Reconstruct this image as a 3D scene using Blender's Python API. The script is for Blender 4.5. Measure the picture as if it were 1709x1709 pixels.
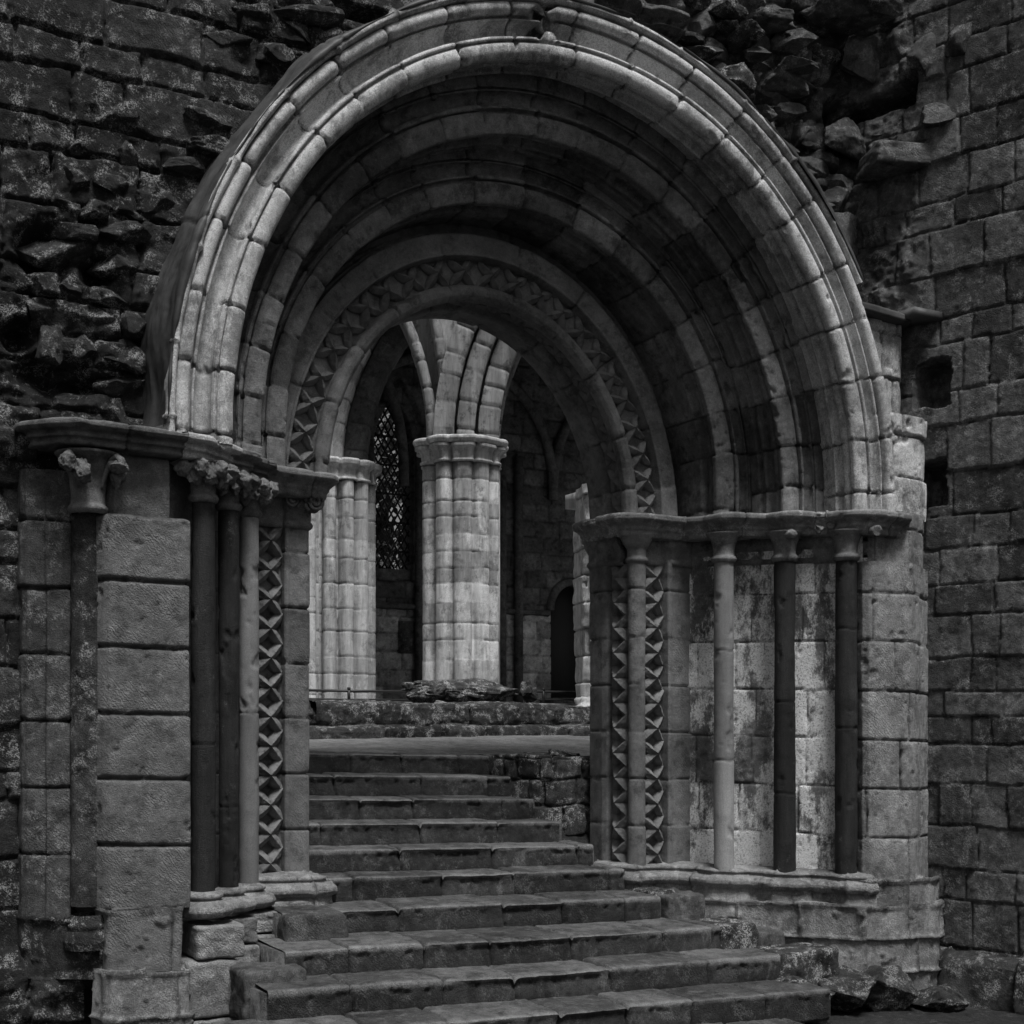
import bpy, math, random
import numpy as np
from mathutils import Matrix, Vector
for o in list(bpy.data.objects): bpy.data.objects.remove(o)
random.seed(7); rng = np.random.RandomState(7)
PI = math.pi
C = bpy.context.scene.collection
EYE = 2.1                       # eye height above the ground; heights below are given relative to the eye
TH = math.radians(29)           # the camera looks 29 degrees to the right of the wall's normal
F = 2300.0
# ------------------------------------------------------------------ camera
cam = bpy.data.cameras.new('camera'); co = bpy.data.objects.new('camera', cam); C.objects.link(co)
co.location = (0, 0, EYE); co.rotation_euler = (math.radians(90), 0, -TH)
cam.sensor_width = 36; cam.lens = 36 * F / 1709; cam.shift_x = 0; cam.shift_y = (1215 - 854.5) / 1709
cam.clip_start = .05; cam.clip_end = 500
bpy.context.scene.camera = co
# ------------------------------------------------------------------ light
SUN_EL, SUN_AZ = math.radians(65), math.radians(-177)      # azimuth from +Y clockwise
w = bpy.data.worlds.new('World'); bpy.context.scene.world = w; w.use_nodes = True
nt = w.node_tree; bg = nt.nodes['Background']
sky = nt.nodes.new('ShaderNodeTexSky'); sky.sky_type = 'NISHITA'; sky.sun_disc = False
sky.sun_elevation = SUN_EL; sky.sun_rotation = SUN_AZ; sky.dust_density = 3
bw = nt.nodes.new('ShaderNodeRGBToBW')                      # the photograph is black and white
nt.links.new(sky.outputs[0], bw.inputs[0]); nt.links.new(bw.outputs[0], bg.inputs[0])
bg.inputs[1].default_value = .05
sl = bpy.data.lights.new('sun', 'SUN'); sl.energy = 2.6; sl.angle = math.radians(17); sl.color = (1, 1, 1)
so = bpy.data.objects.new('sun', sl); C.objects.link(so)
sd = Vector((math.sin(SUN_AZ) * math.cos(SUN_EL), math.cos(SUN_AZ) * math.cos(SUN_EL), math.sin(SUN_EL)))
so.rotation_euler = sd.to_track_quat('Z', 'Y').to_euler(); so.location = (0, -4, 12)
sc = bpy.context.scene
sc.view_settings.view_transform = 'Standard'; sc.view_settings.look = 'None'; sc.view_settings.gamma = 1
sc.view_settings.exposure = 0.5
# ------------------------------------------------------------------ noise
def _h(ix, iy, iz, seed):
    n = (ix.astype(np.int64) * 374761393 + iy.astype(np.int64) * 668265263 + iz.astype(np.int64) * 2147483647 + seed * 974634777) & 0xffffffff
    n = ((n ^ (n >> 13)) * 1274126177) & 0xffffffff
    n = ((n ^ (n >> 16)) * 2246822519) & 0xffffffff
    return ((n ^ (n >> 15)) & 0xffffff) / float(0xffffff)
def vn(x, y, z, seed=0):
    fx, fy, fz = np.floor(x), np.floor(y), np.floor(z)
    a, b, c = x - fx, y - fy, z - fz
    a = a * a * (3 - 2 * a); b = b * b * (3 - 2 * b); c = c * c * (3 - 2 * c)
    r = 0
    for i in (0, 1):
        for j in (0, 1):
            for k in (0, 1):
                r = r + _h(fx + i, fy + j, fz + k, seed) * (a if i else 1 - a) * (b if j else 1 - b) * (c if k else 1 - c)
    return r * 2 - 1
def fbm(p, sc_, seed=0, oct=3):
    r = 0; a = 1; t = 0
    for o in range(oct):
        r = r + a * vn(p[..., 0] * sc_, p[..., 1] * sc_, p[..., 2] * sc_, seed + o); t += a; a *= .5; sc_ *= 2.1
    return r / t
# ------------------------------------------------------------------ objects
def tag(o, label=None, cat=None, group=None, kind=None):
    if label: o['label'] = label
    if cat: o['category'] = cat
    if group: o['group'] = group
    if kind: o['kind'] = kind
    return o
def thing(name, loc, label, cat, group=None):
    o = bpy.data.objects.new(name, None); C.objects.link(o); o.empty_display_size = .2
    o.location = (loc[0], loc[1], loc[2] + EYE); o['base'] = 0
    del o['base']
    return tag(o, label, cat, group)
def link_mesh(name, V, Fc, mat, parent=None, tone=None, smooth=True):
    V = np.array(V, dtype=np.float64).reshape(-1, 3).copy()
    V[:, 2] += EYE
    org = np.zeros(3)
    p = parent; 
    while p is not None:
        org += np.array(p.location); p = p.parent
    if parent is None:
        org = np.array([V[:, 0].mean(), V[:, 1].mean(), V[:, 2].min()])
    V -= org
    me = bpy.data.meshes.new(name)
    if isinstance(Fc, np.ndarray):
        nv, nf = len(V), len(Fc); k = Fc.shape[1]
        me.vertices.add(nv); me.vertices.foreach_set('co', V.astype(np.float32).ravel())
        me.loops.add(nf * k); me.loops.foreach_set('vertex_index', Fc.astype(np.int32).ravel())
        me.polygons.add(nf); me.polygons.foreach_set('loop_start', np.arange(0, nf * k, k, dtype=np.int32))
        me.update(calc_edges=True); me.validate()
    else:
        me.from_pydata([tuple(v) for v in V], [], Fc)
    me.polygons.foreach_set('use_smooth', [smooth] * len(me.polygons))
    if tone is not None:
        at = me.attributes.new('tone', 'FLOAT', 'POINT'); at.data.foreach_set('value', np.asarray(tone, dtype=np.float32).ravel())
    else:
        at = me.attributes.new('tone', 'FLOAT', 'POINT'); at.data.foreach_set('value', np.ones(len(V), dtype=np.float32))
    me.materials.append(mat)
    o = bpy.data.objects.new(name, me); C.objects.link(o)
    if parent is not None: o.parent = parent
    else: o.location = tuple(org)
    return o
# ------------------------------------------------------------------ materials
MATS = {}
def stone(name, base, var=.35, lichen=.0, lthr=.62, lscale=60, grain=.5, stain=.5, dark=.35, rough=.9, streak=False, bump=.5, llight=.6, patch=0, pthr=.56, pscale=4, tool=0):
    m = bpy.data.materials.new(name); m.use_nodes = True; n = m.node_tree.nodes; L = m.node_tree.links
    b = n['Principled BSDF']; b.inputs['Roughness'].default_value = rough
    b.inputs['Specular IOR Level'].default_value = .25
    tc = n.new('ShaderNodeNewGeometry'); pos = tc.outputs['Position']
    def noise(s, d=4, r=.6, vec=pos):
        t = n.new('ShaderNodeTexNoise'); t.inputs['Scale'].default_value = s; t.inputs['Detail'].default_value = d; t.inputs['Roughness'].default_value = r
        L.new(vec, t.inputs['Vector']); return t.outputs['Fac']
    def mr(v, a, b_, c, d, clamp=True):
        t = n.new('ShaderNodeMapRange'); t.clamp = clamp
        for i, x in enumerate((a, b_, c, d)): t.inputs[i + 1].default_value = x
        L.new(v, t.inputs[0]); return t.outputs[0]
    def mul(a, b_, op='MULTIPLY'):
        t = n.new('ShaderNodeMath'); t.operation = op
        for i, x in enumerate((a, b_)):
            if isinstance(x, (int, float)): t.inputs[i].default_value = x
            else: L.new(x, t.inputs[i])
        return t.outputs[0]
    vec = pos
    if streak:
        mp = n.new('ShaderNodeMapping'); mp.inputs['Scale'].default_value = (1, 1, .12); L.new(pos, mp.inputs['Vector']); vec = mp.outputs[0]
    big = mr(noise(2.3, 5, .65, vec), .3, .7, 1 - stain, 1 + stain * .6)
    mid = mr(noise(14, 5, .7, vec), .3, .7, 1 - var, 1 + var)
    gr = mr(noise(150, 3, .7), .3, .7, 1 - grain, 1 + grain)
    at = n.new('ShaderNodeAttribute'); at.attribute_name = 'tone'
    v = mul(mul(mul(big, mid), gr), at.outputs['Fac'])
    v = mul(v, base)
    # dark blooms of algae and soot
    if dark > 0:
        dk = mr(noise(5.5, 8, .75), .52, .62, 1, 1 - dark); v = mul(v, dk)
    if lichen > 0:
        vo = n.new('ShaderNodeTexVoronoi'); vo.inputs['Scale'].default_value = lscale
        L.new(pos, vo.inputs['Vector'])
        sp = mr(vo.outputs['Distance'], .18, .32, 1, 0)
        sel = mr(noise(7, 6, .8), lthr - .04, lthr + .04, 0, 1)
        fine = mr(noise(110, 2, .6), .45, .55, .0, 1)
        a1 = mul(mul(mul(sp, fine, 'MAXIMUM'), sel), lichen)
        mx = n.new('ShaderNodeMix'); mx.data_type = 'FLOAT'
        L.new(a1, mx.inputs[0]); L.new(v, mx.inputs[2]); mx.inputs[3].default_value = llight
        v = mx.outputs[0]
    if patch > 0:   # limewash or crustose lichen in ragged patches
        mp3 = n.new('ShaderNodeMapping'); mp3.inputs['Scale'].default_value = (1, 1, .5); L.new(pos, mp3.inputs['Vector'])
        pn = mul(noise(pscale, 10, .8, mp3.outputs[0]), mul(mul(at.outputs['Fac'], 1, 'SUBTRACT'), .10), 'ADD')
        pm = mr(pn, pthr - .03, pthr + .035, 0, 1)
        pm = mul(pm, mr(noise(70, 3, .7), .36, .5, .25, 1))
        mx = n.new('ShaderNodeMix'); mx.data_type = 'FLOAT'
        L.new(mul(pm, patch), mx.inputs[0]); L.new(v, mx.inputs[2]); L.new(mul(gr, llight), mx.inputs[3]); v = mx.outputs[0]
    v = mul(v, .006, 'MAXIMUM'); v = mul(v, .85, 'MINIMUM')
    cr = n.new('ShaderNodeCombineColor')
    for i in range(3): L.new(v, cr.inputs[i])
    L.new(cr.outputs[0], b.inputs['Base Color'])
    bp = n.new('ShaderNodeBump'); bp.inputs['Strength'].default_value = bump; bp.inputs['Distance'].default_value = .018
    h = mul(mul(noise(38, 6, .75, vec), noise(160, 3, .7), 'ADD'), noise(9, 5, .7), 'ADD')
    if tool > 0:    # dressing marks left by the mason's tool
        mp2 = n.new('ShaderNodeMapping'); mp2.inputs['Rotation'].default_value = (0, .7, .2); L.new(pos, mp2.inputs['Vector'])
        wv = n.new('ShaderNodeTexWave'); wv.inputs['Scale'].default_value = 16; wv.inputs['Distortion'].default_value = 9; wv.inputs['Detail'].default_value = 4; wv.inputs['Detail Scale'].default_value = 2.5
        L.new(mp2.outputs[0], wv.inputs['Vector'])
        h = mul(h, mul(mul(wv.outputs['Fac'], tool), mr(noise(3.5, 3, .6), .42, .58, 0, 1)), 'ADD')
    L.new(h, bp.inputs['Height']); L.new(bp.outputs[0], b.inputs['Normal'])
    MATS[name] = m; return m
M_wall = stone('black_weathered_stone', .055, .5, lichen=.8, lthr=.555, lscale=55, grain=.6, stain=.6, dark=.55, bump=1.0, llight=.42, tool=.3)
M_wallr = stone('grey_wall_stone', .115, .4, lichen=.6, lthr=.565, lscale=50, grain=.45, stain=.5, dark=.6, bump=.9, llight=.38, tool=.25)
M_pier = stone('pier_sandstone', .17, .25, lichen=.3, lthr=.58, lscale=60, grain=.3, stain=.35, dark=.4, bump=.7, llight=.4, tool=.4)
M_pierR = stone('right_pier_sandstone', .24, .28, patch=.35, pthr=.56, pscale=5, lichen=.5, lthr=.54, lscale=60, grain=.4, stain=.4, dark=.5, bump=.8, llight=.5, tool=.3)
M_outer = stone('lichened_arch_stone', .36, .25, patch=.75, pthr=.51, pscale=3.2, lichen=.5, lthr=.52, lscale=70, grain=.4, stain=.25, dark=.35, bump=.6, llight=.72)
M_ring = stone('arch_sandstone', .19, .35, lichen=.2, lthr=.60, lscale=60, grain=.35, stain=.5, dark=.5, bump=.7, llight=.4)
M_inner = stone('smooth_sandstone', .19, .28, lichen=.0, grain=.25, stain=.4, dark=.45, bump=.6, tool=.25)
M_star = stone('carved_sandstone', .17, .2, grain=.2, stain=.25, dark=.3, bump=.3)
M_panel = stone('limewashed_stone', .19, .3, patch=1, pthr=.482, pscale=2.6, lichen=.2, lthr=.56, lscale=50, grain=.3, stain=.3, dark=.4, bump=.5, llight=.85)
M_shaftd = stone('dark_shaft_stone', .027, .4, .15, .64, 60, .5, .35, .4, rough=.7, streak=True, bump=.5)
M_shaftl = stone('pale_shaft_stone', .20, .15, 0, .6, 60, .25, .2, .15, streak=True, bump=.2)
M_step = stone('step_stone', .12, .4, patch=.45, pthr=.55, pscale=4.5, lichen=.3, lthr=.58, lscale=50, grain=.45, stain=.5, dark=.5, bump=.95, llight=.27, tool=.25)
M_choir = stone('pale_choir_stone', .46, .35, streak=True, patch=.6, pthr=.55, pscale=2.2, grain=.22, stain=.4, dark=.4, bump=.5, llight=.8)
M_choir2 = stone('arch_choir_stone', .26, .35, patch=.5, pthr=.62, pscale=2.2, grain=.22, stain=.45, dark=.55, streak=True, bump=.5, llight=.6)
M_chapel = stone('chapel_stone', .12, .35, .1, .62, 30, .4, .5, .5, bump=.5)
M_mossy = stone('mossy_stone', .08, .5, .85, .55, 30, .8, .5, .7, bump=1.0, llight=.6)
M_lead = stone('lead_sheet', .07, .15, 0, .6, 60, .12, .5, .4, rough=.5, bump=.15)
M_path = stone('gravel_path', .27, .3, 0, .6, 60, .5, .4, .3, bump=.6)
M_ground = stone('dark_ground', .04, .4, .5, .62, 60, .8, .4, .4, bump=1.0, llight=.3)
M_abac = stone('abacus_stone', .20, .3, .6, .56, 80, .4, .35, .4, bump=.4, llight=.5)
def plain(name, v, rough=.6, metal=0):
    m = bpy.data.materials.new(name); m.use_nodes = True; n = m.node_tree.nodes; b = n['Principled BSDF']
    t = n.new('ShaderNodeTexNoise'); t.inputs['Scale'].default_value = 30
    r = n.new('ShaderNodeMapRange'); r.inputs[3].default_value = v * .7; r.inputs[4].default_value = v * 1.3
    cr = n.new('ShaderNodeCombineColor'); L = m.node_tree.links
    L.new(t.outputs['Fac'], r.inputs[0])
    for i in range(3): L.new(r.outputs[0], cr.inputs[i])
    L.new(cr.outputs[0], b.inputs['Base Color'])
    b.inputs['Roughness'].default_value = rough; b.inputs['Metallic'].default_value = metal; return m
M_iron = plain('painted_iron', .02, .5)
M_leaf = plain('leaf_surface', .07, .6)
M_void = plain('dark_timber', .02, .8)
# ------------------------------------------------------------------ surface building
def resample(pts, step):
    pts = np.asarray(pts, float); out = [pts[0]]
    for a, b in zip(pts[:-1], pts[1:]):
        k = max(1, int(math.ceil(np.linalg.norm(b - a) / step)))
        for i in range(1, k + 1): out.append(a + (b - a) * i / k)
    return np.array(out)
def arclen(p):
    return np.concatenate([[0], np.cumsum(np.linalg.norm(np.diff(p, axis=0), axis=1))])
def mk_joints(L0, L1, mean, var, seed):
    r = random.Random(seed); j = [L0 - mean * r.uniform(.2, .9)]
    while j[-1] < L1 + mean: j.append(j[-1] + mean * r.uniform(1 - var, 1 + var))
    return np.array(j)
def masonry(P, u, v, rows, jm=.5, jv=.35, seed=1, wob=.006, jw=.006, jd=.012, off=.006, tvar=.25, joints=None, mort=.55, rnd=.012, tilt=0.):
    """block layout over the grid (u along the wall, v across the courses) -> displacement, tone"""
    U, V = np.meshgrid(u, v, indexing='ij')
    Q = np.stack([U, V, np.zeros_like(U) + seed * 3.3], -1)
    Uw = U + wob * fbm(Q, 4, seed) * 2; Vw = V + wob * fbm(Q, 4, seed + 50) * 2
    if rows is None: rows = np.array([-99., 99.])
    rows = np.asarray(rows, float)
    ri = np.clip(np.searchsorted(rows, Vw) - 1, 0, len(rows) - 2)
    dv = np.minimum(Vw - rows[ri], rows[ri + 1] - Vw)
    du = np.zeros_like(U); bi = np.zeros(U.shape, int)
    for k in range(len(rows) - 1):
        m = ri == k
        if not m.any(): continue
        j = joints(k) if joints else mk_joints(u[0], u[-1], jm * (1 if len(rows) < 3 else .6 + .4 * min(1.6, (rows[k + 1] - rows[k]) / .3)), jv, seed * 100 + k)
        b = np.clip(np.searchsorted(j, Uw[m]), 1, len(j) - 1)
        du[m] = np.minimum(Uw[m] - j[b - 1], j[b] - Uw[m]); bi[m] = b
    d = np.minimum(np.abs(du), np.abs(dv))
    r1 = _h(bi, ri, bi * 0, seed + 7); r2 = _h(bi, ri, bi * 0, seed + 8); r3 = _h(bi, ri, bi * 0, seed + 9)
    jwn = jw * (1 + .7 * fbm(Q, 9, seed + 3))
    g = np.exp(-np.minimum((d / np.maximum(jwn, .0015)) ** 4, 40))
    ec = fbm(Q, 13, seed + 31, 3)
    D = -jd * g - min(jd, .02) * .9 * np.clip((ec - .12) / .3, 0, 1) * np.exp(-(d / .022) ** 2) - rnd * .35 * np.exp(-d / rnd) + off * (r1 - .5) * 2
    if tilt: D = D + tilt * ((r2 - .5) * np.sin(Uw * 6) + (r3 - .5) * np.minimum(dv, .15) * 6)
    T = (1 + tvar * (r2 * 2 - 1)) * (1 - (1 - mort) * g)
    return D, T
def normals(P, wrap=False):
    if wrap:
        dv = np.roll(P, -1, 1) - np.roll(P, 1, 1)
    else: dv = np.gradient(P, axis=1)
    du = np.gradient(P, axis=0)
    N = np.cross(du, dv); N /= np.maximum(np.linalg.norm(N, axis=-1, keepdims=True), 1e-9); return N
def surf(name, P, mat, parent, D=None, T=None, amp=.004, ns=7, seed=1, mask=None, flip=False, wrap=False, rim=0, rimdir=(0, 1, 0), amp2=0):
    n, m = P.shape[:2]
    N = normals(P, wrap)
    if flip: N = -N
    if D is None: D = np.zeros((n, m))
    if T is None: T = np.ones((n, m))
    D = D + amp * fbm(P, ns, seed, 3)
    if amp2: D = D + amp2 * fbm(P, 30, seed + 5, 2)
    Q = P + N * D[..., None]
    idx = np.arange(n * m).reshape(n, m)
    if wrap:
        a = idx; b = np.roll(idx, -1, 1)
        q = np.stack([a[:-1], a[1:], b[1:], b[:-1]], -1)
    else:
        q = np.stack([idx[:-1, :-1], idx[1:, :-1], idx[1:, 1:], idx[:-1, 1:]], -1)
    if mask is not None:
        mk = mask[:-1, :-1] & mask[1:, 1:] & mask[1:, :-1] & mask[:-1, 1:]
        q = q[mk]
    q = q.reshape(-1, 4)
    if flip: q = q[:, ::-1]
    V = Q.reshape(-1, 3); T = T.reshape(-1)
    if mask is not None:
        used = np.zeros(len(V), bool); used[q.ravel()] = True
        re = np.cumsum(used) - 1; V = V[used]; T = T[used]; q = re[q]
    if rim:
        e = np.concatenate([q[:, [0, 1]], q[:, [1, 2]], q[:, [2, 3]], q[:, [3, 0]]])
        k = np.sort(e, 1); key = k[:, 0].astype(np.int64) * len(V) + k[:, 1]
        un, inv, cnt = np.unique(key, return_inverse=True, return_counts=True)
        be = e[cnt[inv] == 1]
        vs = np.unique(be); mp = -np.ones(len(V), int); mp[vs] = len(V) + np.arange(len(vs))
        V2 = V[vs] + np.array(rimdir) * rim
        V = np.concatenate([V, V2]); T = np.concatenate([T, T[vs]])
        rq = np.stack([be[:, 1], be[:, 0], mp[be[:, 0]], mp[be[:, 1]]], -1)
        q = np.concatenate([q, rq])
    return link_mesh(name, V, q, mat, parent, T)
def sweep(name, path, A, B, prof, mat, parent, pstep=.012, jm=.35, jv=.25, seed=1, joints=None, rows=None, amp=.004, ns=7, jd=.012, jw=.006, off=.004, tvar=.2, flip=False, mort=.55, Dx=None, wob=.006, amp2=0, rnd=.01, nomas=False, prstep=.012):
    pf = resample(prof, prstep)
    P = path[:, None, :] + A[:, None, :] * pf[None, :, 0:1] + B[:, None, :] * pf[None, :, 1:2]
    u = arclen(path); v = arclen(pf)
    if nomas: D = np.zeros(P.shape[:2]); T = np.ones(P.shape[:2])
    else: D, T = masonry(P, u, v, rows, jm, jv, seed, wob, jw, jd, off, tvar, joints, mort, rnd)
    if Dx is not None:
        d2, t2 = Dx(P, u, v); D = D + d2; T = T * t2
    return surf(name, P, mat, parent, D, T, amp, ns, seed, flip=flip, amp2=amp2)
def plan_path(pts, step=.012, z=0., slope=0., x0=4.7):
    """horizontal path with mitred outward normals (outward = to the right of travel)"""
    p = resample(np.array(pts, float), step); d = np.gradient(p, axis=0)
    # keep corners crisp: normals averaged over a short window
    nrm = np.stack([d[:, 1], -d[:, 0]], -1); nrm /= np.linalg.norm(nrm, axis=1, keepdims=True)
    path = np.column_stack([p, z - slope * (p[:, 0] - x0)])
    A = np.column_stack([nrm, np.zeros(len(p))]); B = np.tile([0, 0, 1.], (len(p), 1))
    return path, A, B
def lathe(name, cx, cy, prof, mat, parent, seg=40, seed=1, amp=.0015, ns=9, rows=None, **k):
    """prof: (radius, z) list bottom to top"""
    pf = resample(prof, .012); a = np.linspace(0, 2 * PI, seg, endpoint=False)
    P = np.zeros((len(pf), seg, 3)); P[..., 0] = cx + pf[:, 0:1] * np.cos(a); P[..., 1] = cy + pf[:, 0:1] * np.sin(a); P[..., 2] = pf[:, 1:2]
    T = np.ones(P.shape[:2]); D = np.zeros(P.shape[:2])
    if rows is not None:
        cn = fbm(P * np.array([1, 1, .5]), 14, seed + 3, 4); D -= .012 * np.clip((cn - .28) / .2, 0, 1); T *= 1 + .35 * fbm(P * np.array([1, 1, .3]), 5, seed + 4, 3)
        D += .006 * fbm(P * np.array([.3, .3, 1]), 1.6, seed, 2)
        for z, t in rows:
            g = np.exp(-((P[..., 2] - z + .004 * np.sin(3 * a)) / .006) ** 2); D -= .008 * g; T *= 1 - .5 * g
            T = np.where(P[..., 2] < z, T * t, T)
    return surf(name, P, mat, parent, D, T, amp, ns, seed, wrap=True, flip=True, **k)
def tube(pts, r, seg=8):
    pts = np.asarray(pts, float); n = len(pts); t = np.gradient(pts, axis=0); t /= np.linalg.norm(t, axis=1, keepdims=True)
    up = np.array([0, 0, 1.]) if abs(t[0][2]) < .9 else np.array([1., 0, 0])
    V = []; rr = r if hasattr(r, '__len__') else [r] * n
    for i in range(n):
        a = np.cross(up, t[i]); a /= np.linalg.norm(a); b = np.cross(t[i], a)
        for k in range(seg):
            q = 2 * PI * k / seg; V.append(pts[i] + rr[i] * (math.cos(q) * a + math.sin(q) * b))
    Fc = [(i * seg + k, i * seg + (k + 1) % seg, (i + 1) * seg + (k + 1) % seg, (i + 1) * seg + k) for i in range(n - 1) for k in range(seg)]
    V = list(V); V.append(pts[0]); V.append(pts[-1]); a0 = len(V) - 2
    Fc += [(k, a0, (k + 1) % seg) for k in range(seg)]; Fc = [tuple(f) for f in Fc]
    Fc += [((n - 1) * seg + k, (n - 1) * seg + (k + 1) % seg, a0 + 1) for k in range(seg)]
    return V, Fc
def join(parts):
    V = []; Fc = []
    for v, f in parts:
        o = len(V); V += [tuple(x) for x in v]; Fc += [tuple(i + o for i in q) for q in f]
    return V, Fc
def boxpts(x0, x1, y0, y1, z0, z1):
    V = [(x, y, z) for x in (x0, x1) for y in (y0, y1) for z in (z0, z1)]
    return V, [(0, 1, 3, 2), (4, 6, 7, 5), (0, 4, 5, 1), (2, 3, 7, 6), (0, 2, 6, 4), (1, 5, 7, 3)]
def rock(c, size, seed, rot=0, tiltx=0, n=14, sharp=.32, amp=.10, skew=0, cleave=True):
    """a squarish weathered stone: superellipsoid grid deformed by noise and cleft by flat planes"""
    P = []
    V = []; Fc = []
    g = np.linspace(-1, 1, n)
    faces = []
    for ax in range(3):
        for s in (-1, 1):
            a, b = np.meshgrid(g, g, indexing='ij'); q = np.zeros((n, n, 3)); q[..., ax] = s; q[..., (ax + 1) % 3] = a; q[..., (ax + 2) % 3] = b
            faces.append((q, s))
    r = random.Random(seed)
    planes = [(Vector((r.uniform(-1, 1), r.uniform(-1, 1), r.uniform(-1, 1))).normalized(), r.uniform(.62, .98)) for _ in range(13)]
    R = np.array((Matrix.Rotation(rot, 3, 'Z') @ Matrix.Rotation(tiltx, 3, 'X')))
    off = 0; AV = []; AF = []
    for q, s in faces:
        l = (np.abs(q) ** (1 / sharp)).sum(-1, keepdims=True) ** sharp
        q = q / l
        for nn, dd in (planes if cleave else ()):
            k = q @ np.array(nn); ex = np.maximum(k - dd, 0); q = q - ex[..., None] * np.array(nn)
        q = q * (1 + amp * fbm(q * 1.0 + seed, 2.2, seed, 4)[..., None] * 1.6)
        q = q * np.array(size) * .5
        q[..., 0] += skew * q[..., 2]
        q = q @ R.T + np.array(c)
        idx = np.arange(n * n).reshape(n, n) + off
        f = np.stack([idx[:-1, :-1], idx[1:, :-1], idx[1:, 1:], idx[:-1, 1:]], -1).reshape(-1, 4)
        if s < 0: f = f[:, ::-1]
        AV.append(q.reshape(-1, 3)); AF.append(f); off += n * n
    return np.concatenate(AV), np.concatenate(AF)
def add_rock(name, c, size, seed, mat, parent, smooth=True, **k):
    V, f = rock(c, size, seed, **k)
    # weld the seams between the six patches
    key = np.round(V, 4); un, first, inv = np.unique(key, axis=0, return_index=True, return_inverse=True)
    V = V[first]; f = inv.reshape(-1)[f]
    t = np.full(len(V), 1 + .25 * (random.Random(seed).random() * 2 - 1))
    return link_mesh(name, V, f, mat, parent, t, smooth)
def ray(px):
    return math.tan(TH + math.atan((px - 854) / F))
def at(px, py, Y):
    """world point on the plane y = Y that the photograph shows at (px, py)"""
    X = ray(px) * Y; d = X * math.sin(TH) + Y * math.cos(TH)
    return (X, Y, (1215 - py) * d / F)
def at_xy(py, X, Y):
    return (1215 - py) * (X * math.sin(TH) + Y * math.cos(TH)) / F
SL = .025
def lean(X): return -SL * (X - 4.7)

# ================================================================== ground
def sheet(name, x0, x1, y0, y1, zf, mat, step, amp, seed, **k):
    u = np.arange(x0, x1 + step, step); v = np.arange(y0, y1 + step, step)
    U, V = np.meshgrid(u, v, indexing='ij'); P = np.stack([U, V, zf(U, V)], -1)
    return surf(name, P, mat, None, None, None, amp, 3, seed, **k)
far = np.array([-60, -6, -1.5, .5, 2, 4, 6, 8, 10, 14, 30, 80.]); fy = np.array([-60, -10, 0, 3, 5, 6.5, 8, 10, 11, 14, 22, 40, 120.])
U, V_ = np.meshgrid(far, fy, indexing='ij')
g = surf('ground', np.stack([U, V_, np.where(V_ > 9.9, -.62, -2.12)], -1), M_ground, None, None, None, .0, 1, 3); tag(g, kind='structure')
g = sheet('gravel_ground', 1.0, 8.9, 5.0, 8.4, lambda x, y: -2.08 + .03 * np.sin(x * 1.3) + .0 * y, M_ground, .025, .03, 4, amp2=.01); tag(g, kind='structure')
# ================================================================== the doorway
door = thing('carved_doorway', (4.75, 8.2, -2.1), 'round-arched carved stone doorway of four receding orders above the steps', 'doorway')
RINGS = [  # (left x,y), (right x,y), rise of the half ellipse, stilt
    ((2.617, 8.25), (7.24, 7.75), 2.68, .15),
    ((2.89, 8.5), (6.89, 8.15), 2.30, .15),
    ((3.14, 8.75), (6.57, 8.55), 1.82, .25),
    ((3.53, 9.0), (6.01, 9.0), 1.46, .0)]
def ring_curve(i, z0=1.69, step=.014):
    (xl, yl), (xr, yr), b, st = RINGS[i]
    cx, hx = (xl + xr) / 2, (xr - xl) / 2
    t = np.linspace(0, PI, 900)
    X = cx - hx * np.cos(t); Z = st + b * np.sin(t)
    if st > 0:
        k = np.linspace(0, st, 10)[:-1]
        X = np.concatenate([np.full(9, xl), X, np.full(9, xr)]); Z = np.concatenate([k, Z, k[::-1]])
    Y = yl + (yr - yl) * (X - xl) / (xr - xl)
    p = np.column_stack([X, Y, z0 + Z + lean(X)])
    L = arclen(p); s = np.linspace(0, L[-1], int(L[-1] / step))
    p = np.column_stack([np.interp(s, L, p[:, k]) for k in range(3)])
    d = np.gradient(p, axis=0); d /= np.linalg.norm(d, axis=1, keepdims=True)
    A = np.column_stack([-d[:, 2], d[:, 0] * 0, d[:, 0]]); A /= np.linalg.norm(A, axis=1, keepdims=True)   # outward
    B = np.tile([0, 1., 0], (len(p), 1))
    return p, A, B
def bulge(r0, r1, h, n=7, y0=0., y1=0.):
    """convex roll from r0 to r1 rising by h towards the viewer (negative depth)"""
    return [(r0 + (r1 - r0) * (1 - math.cos(PI * k / n)) / 2, y0 + (y1 - y0) * k / n - h * math.sin(PI * k / n)) for k in range(n + 1)]
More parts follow.
